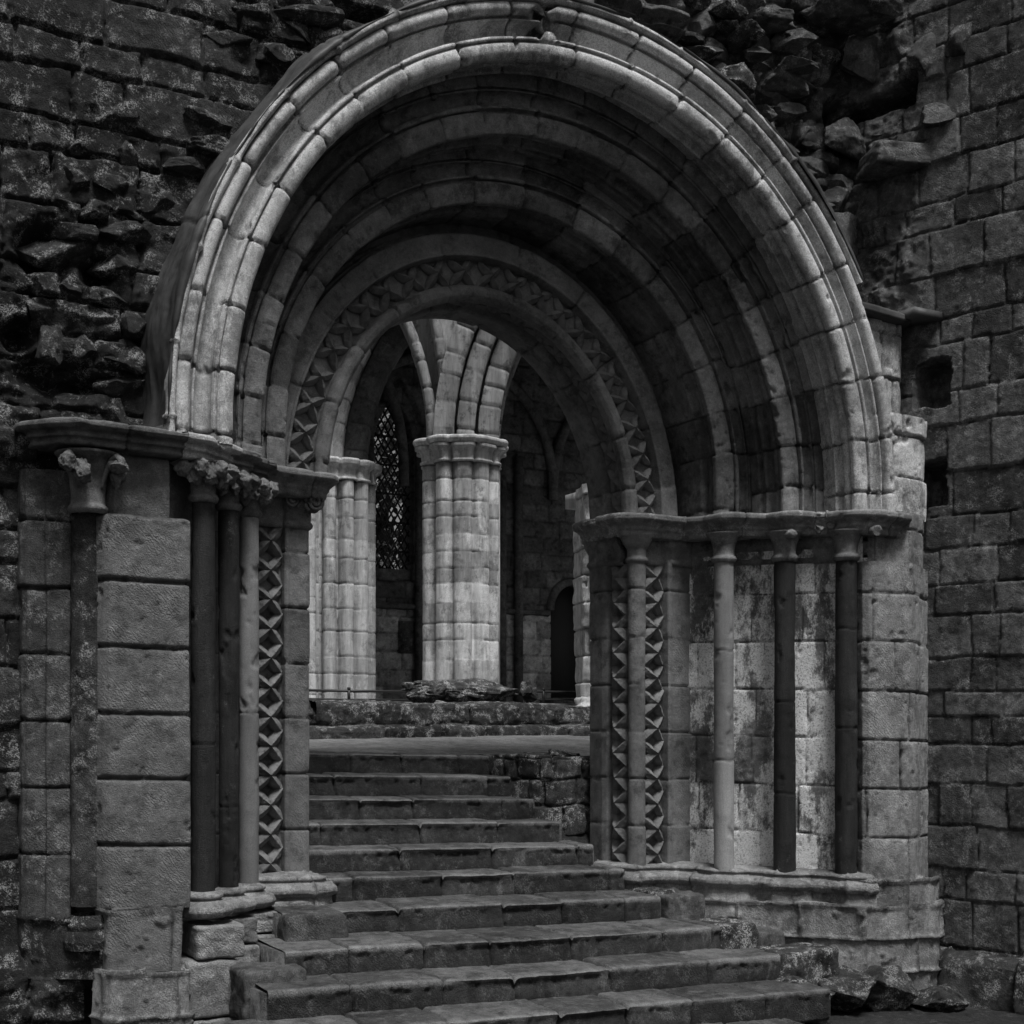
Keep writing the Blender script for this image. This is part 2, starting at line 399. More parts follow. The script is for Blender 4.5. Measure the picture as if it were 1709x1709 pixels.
# ---- outer order: roll, deep hollow, broad lichened arris roll
p, A, B = ring_curve(0)
def roll(r0, y0, r1, y1, h, n=7):
    """a half-round between two profile points, bulging to the viewer's side of the line (h < 0 gives a hollow)"""
    dx, dy = r1 - r0, y1 - y0; l = math.hypot(dx, dy); nx, ny = dy / l, -dx / l
    if ny > 0 or (abs(ny) < 1e-6 and nx > 0): nx, ny = -nx, -ny
    return [(r0 + dx * (1 - math.cos(PI * k / n)) / 2 + nx * h * math.sin(PI * k / n), y0 + dy * (1 - math.cos(PI * k / n)) / 2 + ny * h * math.sin(PI * k / n)) for k in range(n + 1)]
prof = [(.42, .08), (.39, .03), (.372, .03)] + roll(.37, .0, .285, .0, .042) + [(.282, .045), (.268, .045), (.264, .01), (.255, .005)] + roll(.25, .01, .145, .0, -.085, 9) + [(.14, .0), (.138, -.012), (.122, -.012), (.119, .018), (.108, .018), (.105, -.002)] + \
    roll(.103, .0, .0, .045, .038, 8) + [(.0, .06), (.03, .065), (.035, .08)] + roll(.03, .085, .02, .155, .02, 6) + [(.045, .165), (.05, .20), (.03, .22), (.0, .225), (.0, .245), (.035, .25), (.04, .42)]
def crown_break(P, u, v):
    n = fbm(P, 6, 5, 4); m = np.clip((n - .42) / .12, 0, 1)
    x = P[..., 0] - 4.70 - .05 * np.sin(v[None, :] * 22); g = np.exp(-(x / .055) ** 4) * (v[None, :] < .62) * (P[..., 2] > 4)
    return -.02 * m - .075 * g, (1 - .12 * m) * (1 - .5 * g)
def chips(seed, thr=.45, dep=.02, sc_=6):
    def f(P, u, v):
        n = fbm(P, sc_, seed, 4); m = np.clip((n - thr) / .12, 0, 1)
        m2 = np.clip((fbm(P, 22, seed + 9, 2) - .5) / .15, 0, 1); return -dep * m - .010 * m2, 1 - .12 * m - .15 * m2
    return f
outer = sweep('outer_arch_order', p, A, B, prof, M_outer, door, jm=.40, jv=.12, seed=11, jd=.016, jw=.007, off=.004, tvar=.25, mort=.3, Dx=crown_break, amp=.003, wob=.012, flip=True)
# broken joint near the crown
# ---- second and third orders
prof2 = [(.42, .0), (.31, .0), (.307, .035), (.293, .035), (.29, .0)] + roll(.288, .0, .185, .0, -.075, 8) + [(.18, .0), (.178, -.014), (.160, -.014), (.157, .035), (.142, .035), (.138, .004)] + roll(.136, .004, .0, .03, .016, 6) + [(.0, .06), (.05, .066), (.06, .085)] + roll(.058, .09, .055, .16, .034) + [(.05, .17), (.055, .2), (.022, .21), (.0, .215), (.0, .24), (.03, .245), (.03, .29), (.0, .30), (0, .40), (.03, .45)]
p, A, B = ring_curve(1)
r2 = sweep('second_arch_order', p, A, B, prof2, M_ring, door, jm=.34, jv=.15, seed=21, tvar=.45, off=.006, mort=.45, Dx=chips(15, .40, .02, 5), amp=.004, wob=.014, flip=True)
p, A, B = ring_curve(2)
prof3 = [(.62, .02), (.31, .02), (.307, .05), (.293, .05), (.29, .01)] + roll(.288, .01, .19, .0, -.07, 8) + [(.185, .0), (.183, -.012), (.165, -.012), (.162, .035), (.148, .035), (.144, .002)] + roll(.142, .002, .0, .03, .018, 6) + \
    [(.0, .07), (.05, .074), (.06, .09)] + roll(.058, .095, .055, .17, .03) + [(.05, .18), (.055, .2), (.02, .21), (0, .22), (0, .42), (.0, .62), (.03, .95)]
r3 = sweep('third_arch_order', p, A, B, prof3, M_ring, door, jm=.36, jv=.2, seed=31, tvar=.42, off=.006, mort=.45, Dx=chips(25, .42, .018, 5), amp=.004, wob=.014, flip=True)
# ---- innermost order: plain band, two rows of dogtooth flowers either side of the arris roll, deep soffit
p, A, B = ring_curve(3)
prof4 = [(.85, .17), (.53, .17), (.525, .13), (.50, .12), (.495, .06), (.475, .05), (.47, -.03), (.455, -.035), (.33, -.035), (.325, -.05), (.31, -.05), (.305, -.02), (.29, .05), (.12, .05), (.105, .03)] + \
    [(.06 + .075 * math.cos(a), .03 + .075 * math.sin(a)) for a in np.linspace(.2, -PI - .2 + .0, 12)][0:0] + \
    [(.105, -.005), (.09, -.03), (.06, -.045), (.025, -.035), (.0, -.005), (-.005, .03), (.005, .07), (.05, .085), (.06, .1), (.06, .27), (.01, .29), (.0, .31), (0, .53), (.02, .56), (.15, .58), (.6, .62)]
r4 = sweep('inner_arch_order', p, A, B, prof4, M_inner, door, jm=.42, jv=.2, seed=41, tvar=.25, off=.003, mort=.45, amp=.002, wob=.01, jw=.004, flip=True)
# ---- dogtooth flower: four leaves meeting at a raised centre
def star_mesh(sd=1):
    n = 33; g_ = np.linspace(-1, 1, n); X, Y = np.meshgrid(g_, g_, indexing='ij')
    r = np.maximum(np.abs(X), np.abs(Y)); rr = np.hypot(X, Y); ph = np.arctan2(Y, X)
    dph = np.abs((ph + PI / 2 * 4 - PI / 4) % (PI / 2)); dph = np.minimum(dph, PI / 2 - dph)     # angle from the nearest diagonal
    side = rr * np.sin(dph)                                                                   # distance off the leaf's midrib
    half = .40 * np.sin(np.clip(rr / 1.42 * .92 + .04, 0, 1) * PI) ** .7 + .01
    k = np.clip(1 - side / half, 0, 1)
    H = (1 - .55 * (rr / 1.42)) * (.55 + .45 * k) * np.clip(k / .18, 0, 1)
    Z = -.6 + 1.6 * H
    V0 = np.stack([X, Y, Z * .62], -1); er = fbm(V0 + sd * 7.7, 1.6, sd, 3)
    Z = Z - .28 * np.clip(er, 0, 1) + .06 * fbm(V0 + sd, 5, sd + 4, 2)
    V = np.stack([X + .04 * er, Y - .04 * er, Z * .62], -1).reshape(-1, 3); idx = np.arange(n * n).reshape(n, n)
    q = np.stack([idx[:-1, :-1], idx[1:, :-1], idx[1:, 1:], idx[:-1, 1:]], -1).reshape(-1, 4)
    me = bpy.data.meshes.new('dogtooth_flower')
    me.from_pydata([tuple(v) for v in V], [], [tuple(int(i) for i in f) for f in q])
    at_ = me.attributes.new('tone', 'FLOAT', 'POINT'); at_.data.foreach_set('value', np.ones(n * n, dtype=np.float32))
    me.materials.append(M_star); me.polygons.foreach_set('use_smooth', [False] * len(me.polygons)); return me
STARS = [star_mesh(k) for k in range(1, 7)]
def star(parent, c, tx, ty, nz, size, depth=None):
    o = bpy.data.objects.new('dogtooth_flower', random.choice(STARS)); C.objects.link(o); o.parent = parent
    tx = Vector(tx).normalized(); ty = Vector(ty).normalized(); nz = Vector(nz).normalized(); h = size / 2
    org = np.zeros(3); q = parent
    while q is not None: org += np.array(q.location); q = q.parent
    j = random.uniform(.94, 1.03); dz = (depth or h) * random.uniform(.85, 1.08)
    M = Matrix.Identity(4)
    for r in range(3):
        M[r][0] = tx[r] * h * j; M[r][1] = ty[r] * h * j; M[r][2] = nz[r] * dz; M[r][3] = c[r] - org[r] + (EYE if r == 2 else 0)
    o.matrix_local = M; return o
L = arclen(p); tot = L[-1]
for rad, yy, face, k0 in ((.205, .035, 'front', 23), (.05, .185, 'soffit', 20)):
    cnt = k0
    for k in range(cnt):
        s = tot * (k + .5) / cnt; i = int(np.searchsorted(L, s)); a = A[i]; tng = np.cross(a, [0, 1, 0])
        c = p[i] + a * rad + np.array([0, yy, 0])
        if face == 'front': star(r4, c, tng, a, (0, -1, 0), .205, .13)
        else: star(r4, c, (0, 1, 0), tng, -a, .19, .085)
# ---- hood mould edge and the lead that covers the back of the arch
p, A, B = ring_curve(0)
hood = sweep('hood_mould', p[:-112], A[:-112], B[:-112], [(.372, .03), (.376, -.035), (.39, -.055), (.41, -.05), (.42, -.025), (.42, .05)], M_outer, door, jm=.45, seed=51, amp=.008, ns=5, tvar=.3, mort=.4, off=.004, flip=True)
def leadwave(P, u, v):
    U = u[:, None]; V = v[None, :]
    w_ = .03 * np.sin(U * 5.1 + np.sin(U * 2.3) * 2) * np.clip(V / .25, 0, 1) + .03 * fbm(P * np.array([.5, 2, .5]), 5, 77, 3)
    lap = sum(np.exp(-((U - c + .03 * np.sin(V * 14)) / .012) ** 2) for c in (1.15, 2.45, 3.9, 5.3, 6.6)) * .012
    return w_ + lap, 1 + .15 * fbm(P * np.array([3, 3, .8]), 6, 78, 2)
lead = sweep('lead_flashing', p[6:-112], A[6:-112], B[6:-112], [(.405, -.058), (.418, -.065), (.432, -.05), (.436, .0), (.45, .1), (.47, .2), (.485, .30), (.50, .36)], M_lead, door, nomas=True, Dx=leadwave, amp=.012, ns=2.5, seed=52, flip=True)
# ---- plan of the jambs (path runs so that 'outward' faces the visitor)
ZA, ZN, ZB = 1.70, 1.36, -1.06           # abacus top, necking, base top
def zs(z, X): return z + lean(X)
Lj = dict(shafts=[(2.46, 8.37, .075), (2.68, 8.56, .065), (2.875, 8.75, .065)])
Rj = dict(shafts=[(7.30, 7.93, .083), (6.97, 8.25, .083), (6.64, 8.58, .08)])
def wall_strip(name, pts, z0, z1, mat, parent, course, seed, **k):
    """vertical masonry following a plan path"""
    path, A_, B_ = plan_path(pts, .012, 0, SL)
    rows = np.arange(-.02, z1 - z0 + course, course)
    return sweep(name, path, A_, B_, [(0, z0), (0, z1)], mat, parent, rows=rows, seed=seed, **k)
# right jamb: pier, splayed wall behind the shafts, inner order
CR = .373
pr = [(9.0, 0)]
wall_strip('splayed_jamb', [(6.60, 9.0), (7.36, 7.98), (7.44, 7.90)][::1], ZB - .05, 1.62, M_panel, door, CR, 61, jm=.34, jv=.3, tvar=.3, off=.004, jd=.012, jw=.005, mort=.6, flip=False, Dx=chips(9, .4, .006, 9))
wall_strip('pier', [(7.40, 7.96), (7.375, 7.84), (7.40, 7.79), (7.45, 7.765), (7.62, 7.72), (7.66, 7.69), (7.72, 7.685), (7.79, 7.71), (8.10, 7.90), (8.25, 7.99)], -1.12, 1.33, M_pierR, door, CR, 62, jm=.55, jv=.3, tvar=.2, off=.005, jd=.016, jw=.006, mort=.45, amp=.006, Dx=chips(19, .42, .012, 7))
wall_strip('pier', [(7.45, 7.86), (7.50, 7.83), (7.80, 7.80), (8.02, 7.86), (8.2, 8.02)], 1.30, 1.74, M_pierR, door, .33, 63, jm=.4, tvar=.2, amp=.006)
# inner order of the right jamb
def arc(cx, cy, r, a0, a1, n=8): return [(cx + r * math.cos(a), cy + r * math.sin(a)) for a in np.linspace(a0, a1, n)]
jr = [(7.4, 10.5), (6.9, 9.75), (6.4, 9.60), (6.05, 9.57), (6.02, 9.55), (6.015, 9.36)] + [(6.03, 9.31), (6.11, 9.29), (6.12, 9.12), (6.09, 9.09)] + arc(6.13, 9.03, .07, PI * .75, PI * 1.75, 9) + \
    [(6.17, 9.02), (6.19, 9.06), (6.38, 9.06), (6.39, 8.97), (6.42, 8.965), (6.44, 8.98), (6.60, 8.985), (6.64, 8.98)]
jin = wall_strip('inner_jamb', jr, ZB - .03, ZN, M_inner, door, CR, 64, jm=3.0, jv=.01, tvar=.2, off=.004, jd=.010, jw=.004, mort=.5, amp=.002)
def jamb_stars(parent, x0, yf, soff, n, z0, z1, flipx=1):
    st = (z1 - z0) / n
    for k in range(n):
        z = z0 + st * (k + .5)
        star(parent, (x0, yf - .01, z + lean(x0)), (1, 0, 0), (0, 0, 1), (0, -1, 0), .225, .14)
        if soff: star(parent, (soff[0], soff[1], z + lean(soff[0])), (0, 1, 0), (0, 0, 1), (-1, 0, 0), .225, .12)
jamb_stars(jin, 6.285, 9.05, (6.09, 9.205), 12, ZB, ZN - .03)
# left jamb
CL = .393
wall_strip('pier', [(1.70, 8.42), (1.80, 8.36), (1.835, 8.29), (1.86, 8.26), (1.93, 8.235), (2.30, 8.20), (2.33, 8.21), (2.34, 8.24), (2.345, 8.55)], -1.14, 1.20, M_pier, door, CL, 65, jm=3., jv=.01, tvar=.10, off=.006, jd=.022, jw=.010, mort=.4, amp=.006, amp2=.0015, Dx=chips(29, .45, .012, 7))
wall_strip('pier_head', [(1.86, 8.38), (1.90, 8.30), (2.20, 8.275), (2.225, 8.28), (2.24, 8.36), (2.33, 8.47), (2.42, 8.60)], 1.18, 1.62, M_pier, door, .40, 66, jm=2., tvar=.1, amp=.005)
wall_strip('splayed_jamb', [(2.30, 8.42), (2.42, 8.56), (2.62, 8.72), (2.80, 8.88), (2.90, 9.04)], ZB - .05, 1.62, M_pier, door, CL, 67, jm=.3, tvar=.3)
jl = [(2.86, 9.0), (2.98, 8.985), (2.99, 9.05), (3.20, 9.05), (3.205, 8.98), (3.225, 8.97), (3.24, 8.98), (3.36, 8.975), (3.385, 8.99), (3.39, 9.02), (3.39, 9.5), (3.36, 9.55), (3.2, 9.6), (2.9, 10.5)]
jil = wall_strip('inner_jamb', jl, ZB - .03, ZN + .0, M_inner, door, .38, 68, jm=3., jv=.01, tvar=.3, off=.004, jd=.012, jw=.005, mort=.4, amp=.003)
jamb_stars(jil, 3.095, 9.03, None, 12, ZB, ZN - .03)
# the pilaster and wide nook left of the left pier
wall_strip('side_pilaster', [(1.41, 8.64), (1.415, 8.55), (1.44, 8.50), (1.54, 8.47), (1.54, 8.45), (1.68, 8.44), (1.70, 8.50), (1.72, 8.62)], -1.2, 1.45, M_wallr, door, .395, 69, jm=3., jv=.01, tvar=.15, off=.008, jd=.016, jw=.008, mort=.35, amp=.006)
# ---- shafts
def shaft(x, y, r, z0, z1, mat, seed, rows, tone=1):
    return lathe('nook_shaft', x, y, [(r, zs(z0, x)), (r * .985, zs((z0 + z1) / 2, x)), (r * .97, zs(z1, x))], mat, door, 36, seed, amp=.004, ns=8, rows=rows)
for k, (x, y, r) in enumerate(Rj['shafts']):
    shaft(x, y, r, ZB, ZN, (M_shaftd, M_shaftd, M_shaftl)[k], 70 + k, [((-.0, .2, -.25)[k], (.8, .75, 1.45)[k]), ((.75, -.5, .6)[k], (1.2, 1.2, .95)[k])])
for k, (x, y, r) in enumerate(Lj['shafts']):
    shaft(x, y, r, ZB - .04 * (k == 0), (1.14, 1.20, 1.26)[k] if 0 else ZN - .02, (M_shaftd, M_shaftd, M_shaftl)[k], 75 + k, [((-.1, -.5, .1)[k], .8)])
shaft(1.765, 8.42, .092, -1.13, 1.22, M_wall, 79, [(.05, 1.5)])
# ---- capitals
def capital(x, y, r, zn, zt, curls, mat, seed, crock=1., rr=None):
    z0 = zs(zn, x); z1 = zs(zt, x); h = z1 - z0; R = rr or r * 1.75
    cap = lathe('capital', x, y, [(r, z0 - .03), (r + .012, z0 - .022), (r + .022, z0), (r + .012, z0 + .02), (r + .002, z0 + .028), (r * 1.02, z0 + h * .3), (r * 1.12, z0 + h * .55), (r * 1.35, z0 + h * .8), (R, z0 + h * .96), (R, z1)], mat, door, 36, seed, amp=.003)
    for ang in curls:
        dx, dy = math.cos(ang), math.sin(ang)
        if crock > .5:   # crocket: a stalk rising from the bell and curling over into a knob
            pts = []; rad = []
            for i in range(15):
                t = i / 14
                if t < .55: rr_ = r * 1.0 + (R * 1.0 - r) * (t / .55) ** 1.6; zz = z0 + h * (.35 + .55 * t / .55)
                else:
                    a = (t - .55) / .45 * 1.5 * PI; q = .034 * crock * (1 - .45 * (t - .55) / .45)
                    rr_ = R + .012 + q * math.sin(a) ; zz = z0 + h * .9 - q * (1 - math.cos(a))
                pts.append((x + dx * rr_, y + dy * rr_, zz)); rad.append(.012 + .012 * t * crock)
            V, Fc = tube(pts, rad, 10)
            link_mesh('crocket', V, Fc, mat, cap)
            V, Fc = rock((x + dx * (R + .03), y + dy * (R + .03), z0 + h * .72), (.075 * crock, .075 * crock, .07 * crock), seed + int(ang * 10), sharp=.5, amp=.26, n=16)
            link_mesh('leaf_knob', V, Fc, mat, cap)
            a2 = ang + .35; dx, dy = math.cos(a2), math.sin(a2)
            V, Fc = rock((x + dx * (R * .92), y + dy * (R * .92), z0 + h * .58), (.07 * crock, .07 * crock, .10 * crock), seed + 91 + int(ang * 10), sharp=.42, amp=.30, n=16)
            link_mesh('carved_leaf', V, Fc, mat, cap)
        else:
            V, Fc = rock((x + dx * (R + .0), y + dy * (R + .0), z0 + h * .84), (.10, .10, .085), seed + int(ang * 10), sharp=.5, amp=.15, n=10)
            link_mesh('leaf_knob', V, Fc, mat, cap)
    return cap
for k, (x, y, r) in enumerate(Rj['shafts']):
    capital(x, y, r, ZN, 1.56, ((), (-PI * .62,), ())[k], M_ring, 80 + k, .4)
for k, (x, y, r) in enumerate(Lj['shafts']):
    capital(x, y, r, ZN, 1.58, (-2.6, -1.9, -1.2, -.5), M_ring, 85 + k, 1.45, r * 1.9)
capital(1.762, 8.36, .098, 1.22, 1.55, (-2.3, -.9), M_ring, 89, 1.5, .19)
# bells of the inner order (both sides) and the flat bells between the shafts on the right
def bell_strip(name, pts, z0, z1, out, mat, seed, step=.012):
    path, A_, B_ = plan_path(pts, step, 0, SL); h = z1 - z0
    return sweep(name, path, A_, B_, [(0.0, z0 - .03), (.014, z0 - .018), (.02, z0), (.012, z0 + .016), (.004, z0 + .024), (.006, z0 + h * .4), (.03 + out * .2, z0 + h * .7), (out, z0 + h * .95), (out, z1)], mat, door, nomas=True, seed=seed, amp=.003)
bell_strip('capital_band', arc(6.13, 9.03, .07, PI * .62, PI * 1.85, 14), ZN, 1.56, .07, M_inner, 90)
bell_strip('capital_band', [(6.5, 9.61), (6.05, 9.58), (6.015, 9.55), (6.015, 9.36), (6.03, 9.31), (6.09, 9.28), (6.09, 9.13), (6.04, 9.11)], ZN, 1.56, .05, M_inner, 91)
bell_strip('capital_band', [(6.12, 9.10), (6.20, 9.05), (6.37, 9.04), (6.43, 8.975), (6.62, 8.97), (6.80, 8.74), (6.98, 8.5), (7.15, 8.27), (7.35, 8.0)], ZN, 1.56, .03, M_ring, 92)
bell_strip('capital_band', [(2.90, 9.0), (2.99, 9.0), (3.2, 9.0), (3.22, 8.97), (3.36, 8.97), (3.39, 8.985), (3.395, 9.03), (3.395, 9.5)], ZN, 1.58, .05, M_ring, 93)
def knob(c, s, seed, mat=None):
    V, Fc = rock(c, (s, s, s * .9), seed, sharp=.52, amp=.18, n=12)
    link_mesh('leaf_knob', V, Fc, mat or M_ring, door)
for px, py, Y, s in ((985, 888, 9.5, .10), (1024, 885, 9.2, .09), (1101, 884, 8.98, .10), (1154, 890, 8.9, .13), (1388, 878, 8.0, .10), (1459, 886, 7.72, .11), (1366, 884, 8.0, .08)):
    knob(at(px, py, Y), s, int(px))
def scroll(c, s, dirx, seed):
    """a volute carved on the capital of the inner left jamb"""
    pts = []
    for i in range(40):
        t = i / 39; a = -PI * .3 + t * 2.3 * 2 * PI * .9; q = s * (1 - .8 * t)
        pts.append((c[0] + dirx * q * math.cos(a), c[1] - .02 * t, c[2] + q * math.sin(a)))
    V, Fc = tube(pts, s * .17, 8); o = link_mesh('volute', V, Fc, M_ring, door)
for px, py, Y, s, dx in ((487, 834, 8.93, .06, 1), (525, 838, 8.90, .075, -1)):
    scroll(at(px, py, Y), s, dx, 3); V, Fc = rock(np.array(at(px, py, Y)) + np.array([0, .03, 0]), (s * 1.9, .09, s * 1.9), 5, sharp=.5, amp=.1, n=10); link_mesh('volute_boss', V, Fc, M_ring, door)
# ---- abaci
abp = [(-.25, 1.53), (.0, 1.53), (.022, 1.535), (.03, 1.555), (.03, 1.575), (.045, 1.59), (.05, 1.61), (.075, 1.63), (.10, 1.645), (.115, 1.66), (.115, 1.69), (.10, 1.705), (.0, 1.715), (-.3, 1.72)]
def abacus(pts, seed, mat=M_abac, prof=abp, **k):
    path, A_, B_ = plan_path(pts, .012, 0, SL)
    # soften the mitres
    for _ in range(3): A_[1:-1] = (A_[:-2] + 2 * A_[1:-1] + A_[2:]) / 4
    A_ /= np.linalg.norm(A_, axis=1, keepdims=True)
    return sweep('abacus', path, A_, B_, prof, mat, door, jm=.6, seed=seed, tvar=.2, amp=.010, ns=5, jd=.010, off=.002, Dx=chips(seed, .35, .015, 8), **k)
abacus([(6.4, 9.62), (6.0, 9.58), (5.97, 9.3), (6.0, 9.0), (6.10, 8.94), (6.33, 8.94), (6.50, 8.90), (6.62, 8.72), (6.64, 8.50), (6.76, 8.46), (6.93, 8.38), (6.97, 8.16), (7.10, 8.14), (7.25, 8.05), (7.31, 7.83), (7.42, 7.78), (7.55, 7.78), (7.68, 7.79), (7.74, 7.86), (7.78, 8.0)], 101)
abl = [(-.25, 1.56), (.0, 1.565), (.02, 1.57), (.025, 1.585), (.015, 1.595), (.02, 1.61), (.045, 1.615), (.05, 1.63), (.04, 1.64), (.045, 1.65), (.085, 1.655), (.105, 1.67), (.105, 1.695), (.09, 1.705), (.0, 1.715), (-.3, 1.72)]
abacus([(1.46, 8.60), (1.47, 8.42), (1.60, 8.26), (1.66, 8.21), (2.26, 8.21), (2.32, 8.28)], 102, M_ring, abl)
abacus([(2.28, 8.22), (2.40, 8.24), (2.62, 8.42), (2.66, 8.50)], 103, M_outer, abl)
abacus([(2.60, 8.44), (2.78, 8.52), (2.82, 8.64)], 104, M_ring, abl)
abacus([(2.76, 8.60), (2.95, 8.72), (3.0, 8.86)], 105, M_ring, abl)
abacus([(2.93, 8.83), (3.15, 8.87), (3.42, 8.88), (3.46, 8.93), (3.44, 9.5), (3.44, 9.9)], 106, M_ring)
# ---- bases and plinths
bsp = [(-.12, -1.02), (.0, -1.04), (.03, -1.05), (.035, -1.065), (.02, -1.075), (.03, -1.09), (.075, -1.10), (.10, -1.125), (.10, -1.15), (.08, -1.175), (.055, -1.185), (.06, -1.20), (.075, -1.26), (.085, -1.28), (-.1, -1.285)]
def based(pts, seed, prof=bsp, name='moulded_base', mat=M_pierR, **k):
    path, A_, B_ = plan_path(pts, .012, 0, SL)
    for _ in range(6): A_[1:-1] = (A_[:-2] + 2 * A_[1:-1] + A_[2:]) / 4
    A_ /= np.linalg.norm(A_, axis=1, keepdims=True)
    return sweep(name, path, A_, B_, prof, mat, door, jm=.6, seed=seed, tvar=.2, amp=.010, ns=6, Dx=chips(seed, .38, .012, 8), **k)
rb = [(6.4, 9.62), (6.0, 9.58), (5.98, 9.4), (5.99, 9.1), (6.06, 8.96), (6.16, 8.98), (6.3, 8.98), (6.45, 8.90), (6.54, 8.78), (6.56, 8.60), (6.68, 8.48), (6.80, 8.47), (6.87, 8.36), (6.88, 8.22), (7.0, 8.13), (7.12, 8.13), (7.2, 8.0), (7.22, 7.88), (7.30, 7.81), (7.42, 7.78)]
based(rb, 111)
plp = lambda z0, z1, o=.05: [(-.15, z1), (o - .015, z1), (o, z1 - .015), (o + .005, (z0 + z1) / 2), (o, z0)]
def plinth(pts, z0, z1, seed, rows_h, mat=M_pierR, o=.06, **k):
    path, A_, B_ = plan_path(pts, .012, 0, SL)
    n = len(plp(z0, z1, o)); tot_ = .15 + o
    rows = np.concatenate([[-.2], np.cumsum([tot_] + rows_h)]) if rows_h else None
    a = dict(jm=.5, tvar=.25, amp=.012, ns=6, jd=.018, jw=.010, off=.010, mort=.45, rnd=.02); a.update(k)
    return sweep('plinth', path, A_, B_, plp(z0, z1, o), mat, door, rows=rows, seed=seed, Dx=chips(seed, .38, .015, 7), **a)
plinth([(5.93, 9.95), (5.93, 9.3), (5.95, 9.1), (6.1, 8.86), (6.9, 8.2), (7.3, 7.78), (7.5, 7.72), (7.95, 7.72), (8.10, 7.84), (8.2, 8.0)], -2.15, -1.27, 112, [.24, .25, .26, .3])
plinth([(7.30, 7.85), (7.36, 7.76), (7.7, 7.68), (7.98, 7.73), (8.15, 7.86)], -1.30, -1.08, 113, [.3], o=.03)
# left: stepped bases, one per order
for k, (x, y, r) in enumerate(Lj['shafts']):
    zb = -1.06
    lathe('shaft_base', x, y, [(r + .0, zs(zb - .0, x)), (r + .02, zs(zb - .01, x)), (r + .045, zs(zb - .02, x)), (r + .045, zs(zb - .04, x)), (r + .03, zs(zb - .05, x)), (r + .05, zs(zb - .065, x)), (r + .10, zs(zb - .085, x)), (r + .115, zs(zb - .115, x)), (r + .10, zs(zb - .145, x)), (r + .06, zs(zb - .16, x))][::-1], M_pierR, door, 40, 120 + k, amp=.004)
lathe('shaft_base', 1.762, 8.34, [(.14, -1.30), (.15, -1.25), (.14, -1.21), (.12, -1.19), (.13, -1.16), (.11, -1.13), (.10, -1.1)], M_wall, door, 40, 129, amp=.01)
def blockpart(name, x0, x1, y0, y1, z0, z1, mat, parent, seed, amp=.10, sharp=.055, n=24, **k):
    return add_rock(name, ((x0 + x1) / 2, (y0 + y1) / 2, (z0 + z1) / 2), (x1 - x0, y1 - y0, z1 - z0), seed, mat, parent, amp=amp * .35, sharp=sharp, n=n, cleave=False, **k)
for i, (x0, x1, y0, z0, z1) in enumerate(((2.36, 2.66, 8.16, -1.40, -1.20), (2.58, 2.83, 8.42, -1.36, -1.20), (2.76, 3.08, 8.60, -1.33, -1.20), (2.64, 2.83, 8.38, -1.70, -1.37), (2.83, 3.12, 8.56, -1.66, -1.34), (3.02, 3.40, 8.80, -1.34, -1.16), (3.02, 3.22, 8.62, -1.62, -1.36), (2.30, 2.62, 8.15, -1.75, -1.41), (2.32, 2.64, 8.13, -2.14, -1.76), (2.64, 2.86, 8.36, -1.86, -1.71))):
    blockpart('plinth_block', x0, x1, y0, y0 + .55, z0 + lean(2.8) * 0, z1, M_pierR if i not in (1,) else M_pier, door, 140 + i)
based([(2.93, 8.90), (3.20, 8.88), (3.40, 8.88), (3.46, 8.94), (3.46, 9.6)], 114)
plinth([(1.84, 8.40), (1.85, 8.17), (2.24, 8.13), (2.27, 8.3)], -1.50, -1.14, 115, [.4], o=.02, mat=M_pier, jm=.75)
plinth([(1.40, 8.62), (1.43, 8.52), (1.60, 8.34), (1.86, 8.24), (1.88, 8.4)], -1.55, -1.20, 117, [.38], o=.0, mat=M_wall, jm=.6)
plinth([(1.80, 8.30), (1.86, 8.14), (2.28, 8.10), (2.34, 8.3)], -2.15, -1.50, 116, [.26, .14, .3], o=.02, mat=M_pierR, jm=.42)
# ---- pale pilaster strip above the right abacus, with its lead cap
wall_strip('upper_pilaster', [(7.50, 8.0), (7.60, 7.84), (8.0, 7.86), (8.12, 7.92), (8.2, 8.1)], 1.71, 2.50, M_outer, door, .33, 131, jm=.5, tvar=.25, amp=.012, jd=.02, jw=.008, off=.012, Dx=chips(33, .35, .02, 6))
wall_strip('upper_pilaster', [(7.40, 8.1), (7.46, 8.0), (7.95, 8.02), (8.02, 8.08), (8.04, 8.3)], 2.48, 3.30, M_outer, door, .36, 132, jm=.6, tvar=.25, amp=.012, jd=.02, jw=.008, off=.012, Dx=chips(34, .3, .02, 6))
pth, A_, B_ = plan_path([(7.22, 8.0), (7.34, 7.93), (7.95, 7.98), (8.03, 8.1)], .012, 0, SL)
sweep('lead_cap', pth, A_, B_, [(-.06, 3.26), (.04, 3.26), (.05, 3.27), (.045, 3.31), (.0, 3.34), (-.3, 3.42)], M_lead, door, nomas=True, amp=.01, ns=5)

# ================================================================== walls
def inside_arch(X, Z, marg=.25):
    (xl, yl), (xr, yr), b, st = RINGS[0]
    cx, hx = (xl + xr) / 2, (xr - xl) / 2
    a = hx + marg; bb = b + marg; z0 = 1.69 + st + lean(X)
    up = ((X - cx) / a) ** 2 + (np.maximum(Z - z0, 0) / bb) ** 2 < 1
    return up
def front_wall(name, x0, x1, z0, z1, yf, mat, parent, mask, seed, rows, hook, step=.012, **k):
    u = np.arange(x0, x1, step); v = np.arange(z0, z1, step)
    U, V = np.meshgrid(u, v, indexing='ij'); P = np.stack([U, yf(U, V), V], -1)
    D, T = masonry(P, u, v, rows, seed=seed, **k)
    d2, t2 = hook(P, U, V, D); D = d2; T = T * t2
    mk = mask(U, V)
    return surf(name, P, mat, parent, D, T, .012, 5, seed, mask=mk, flip=False, rim=.35, amp2=.004)
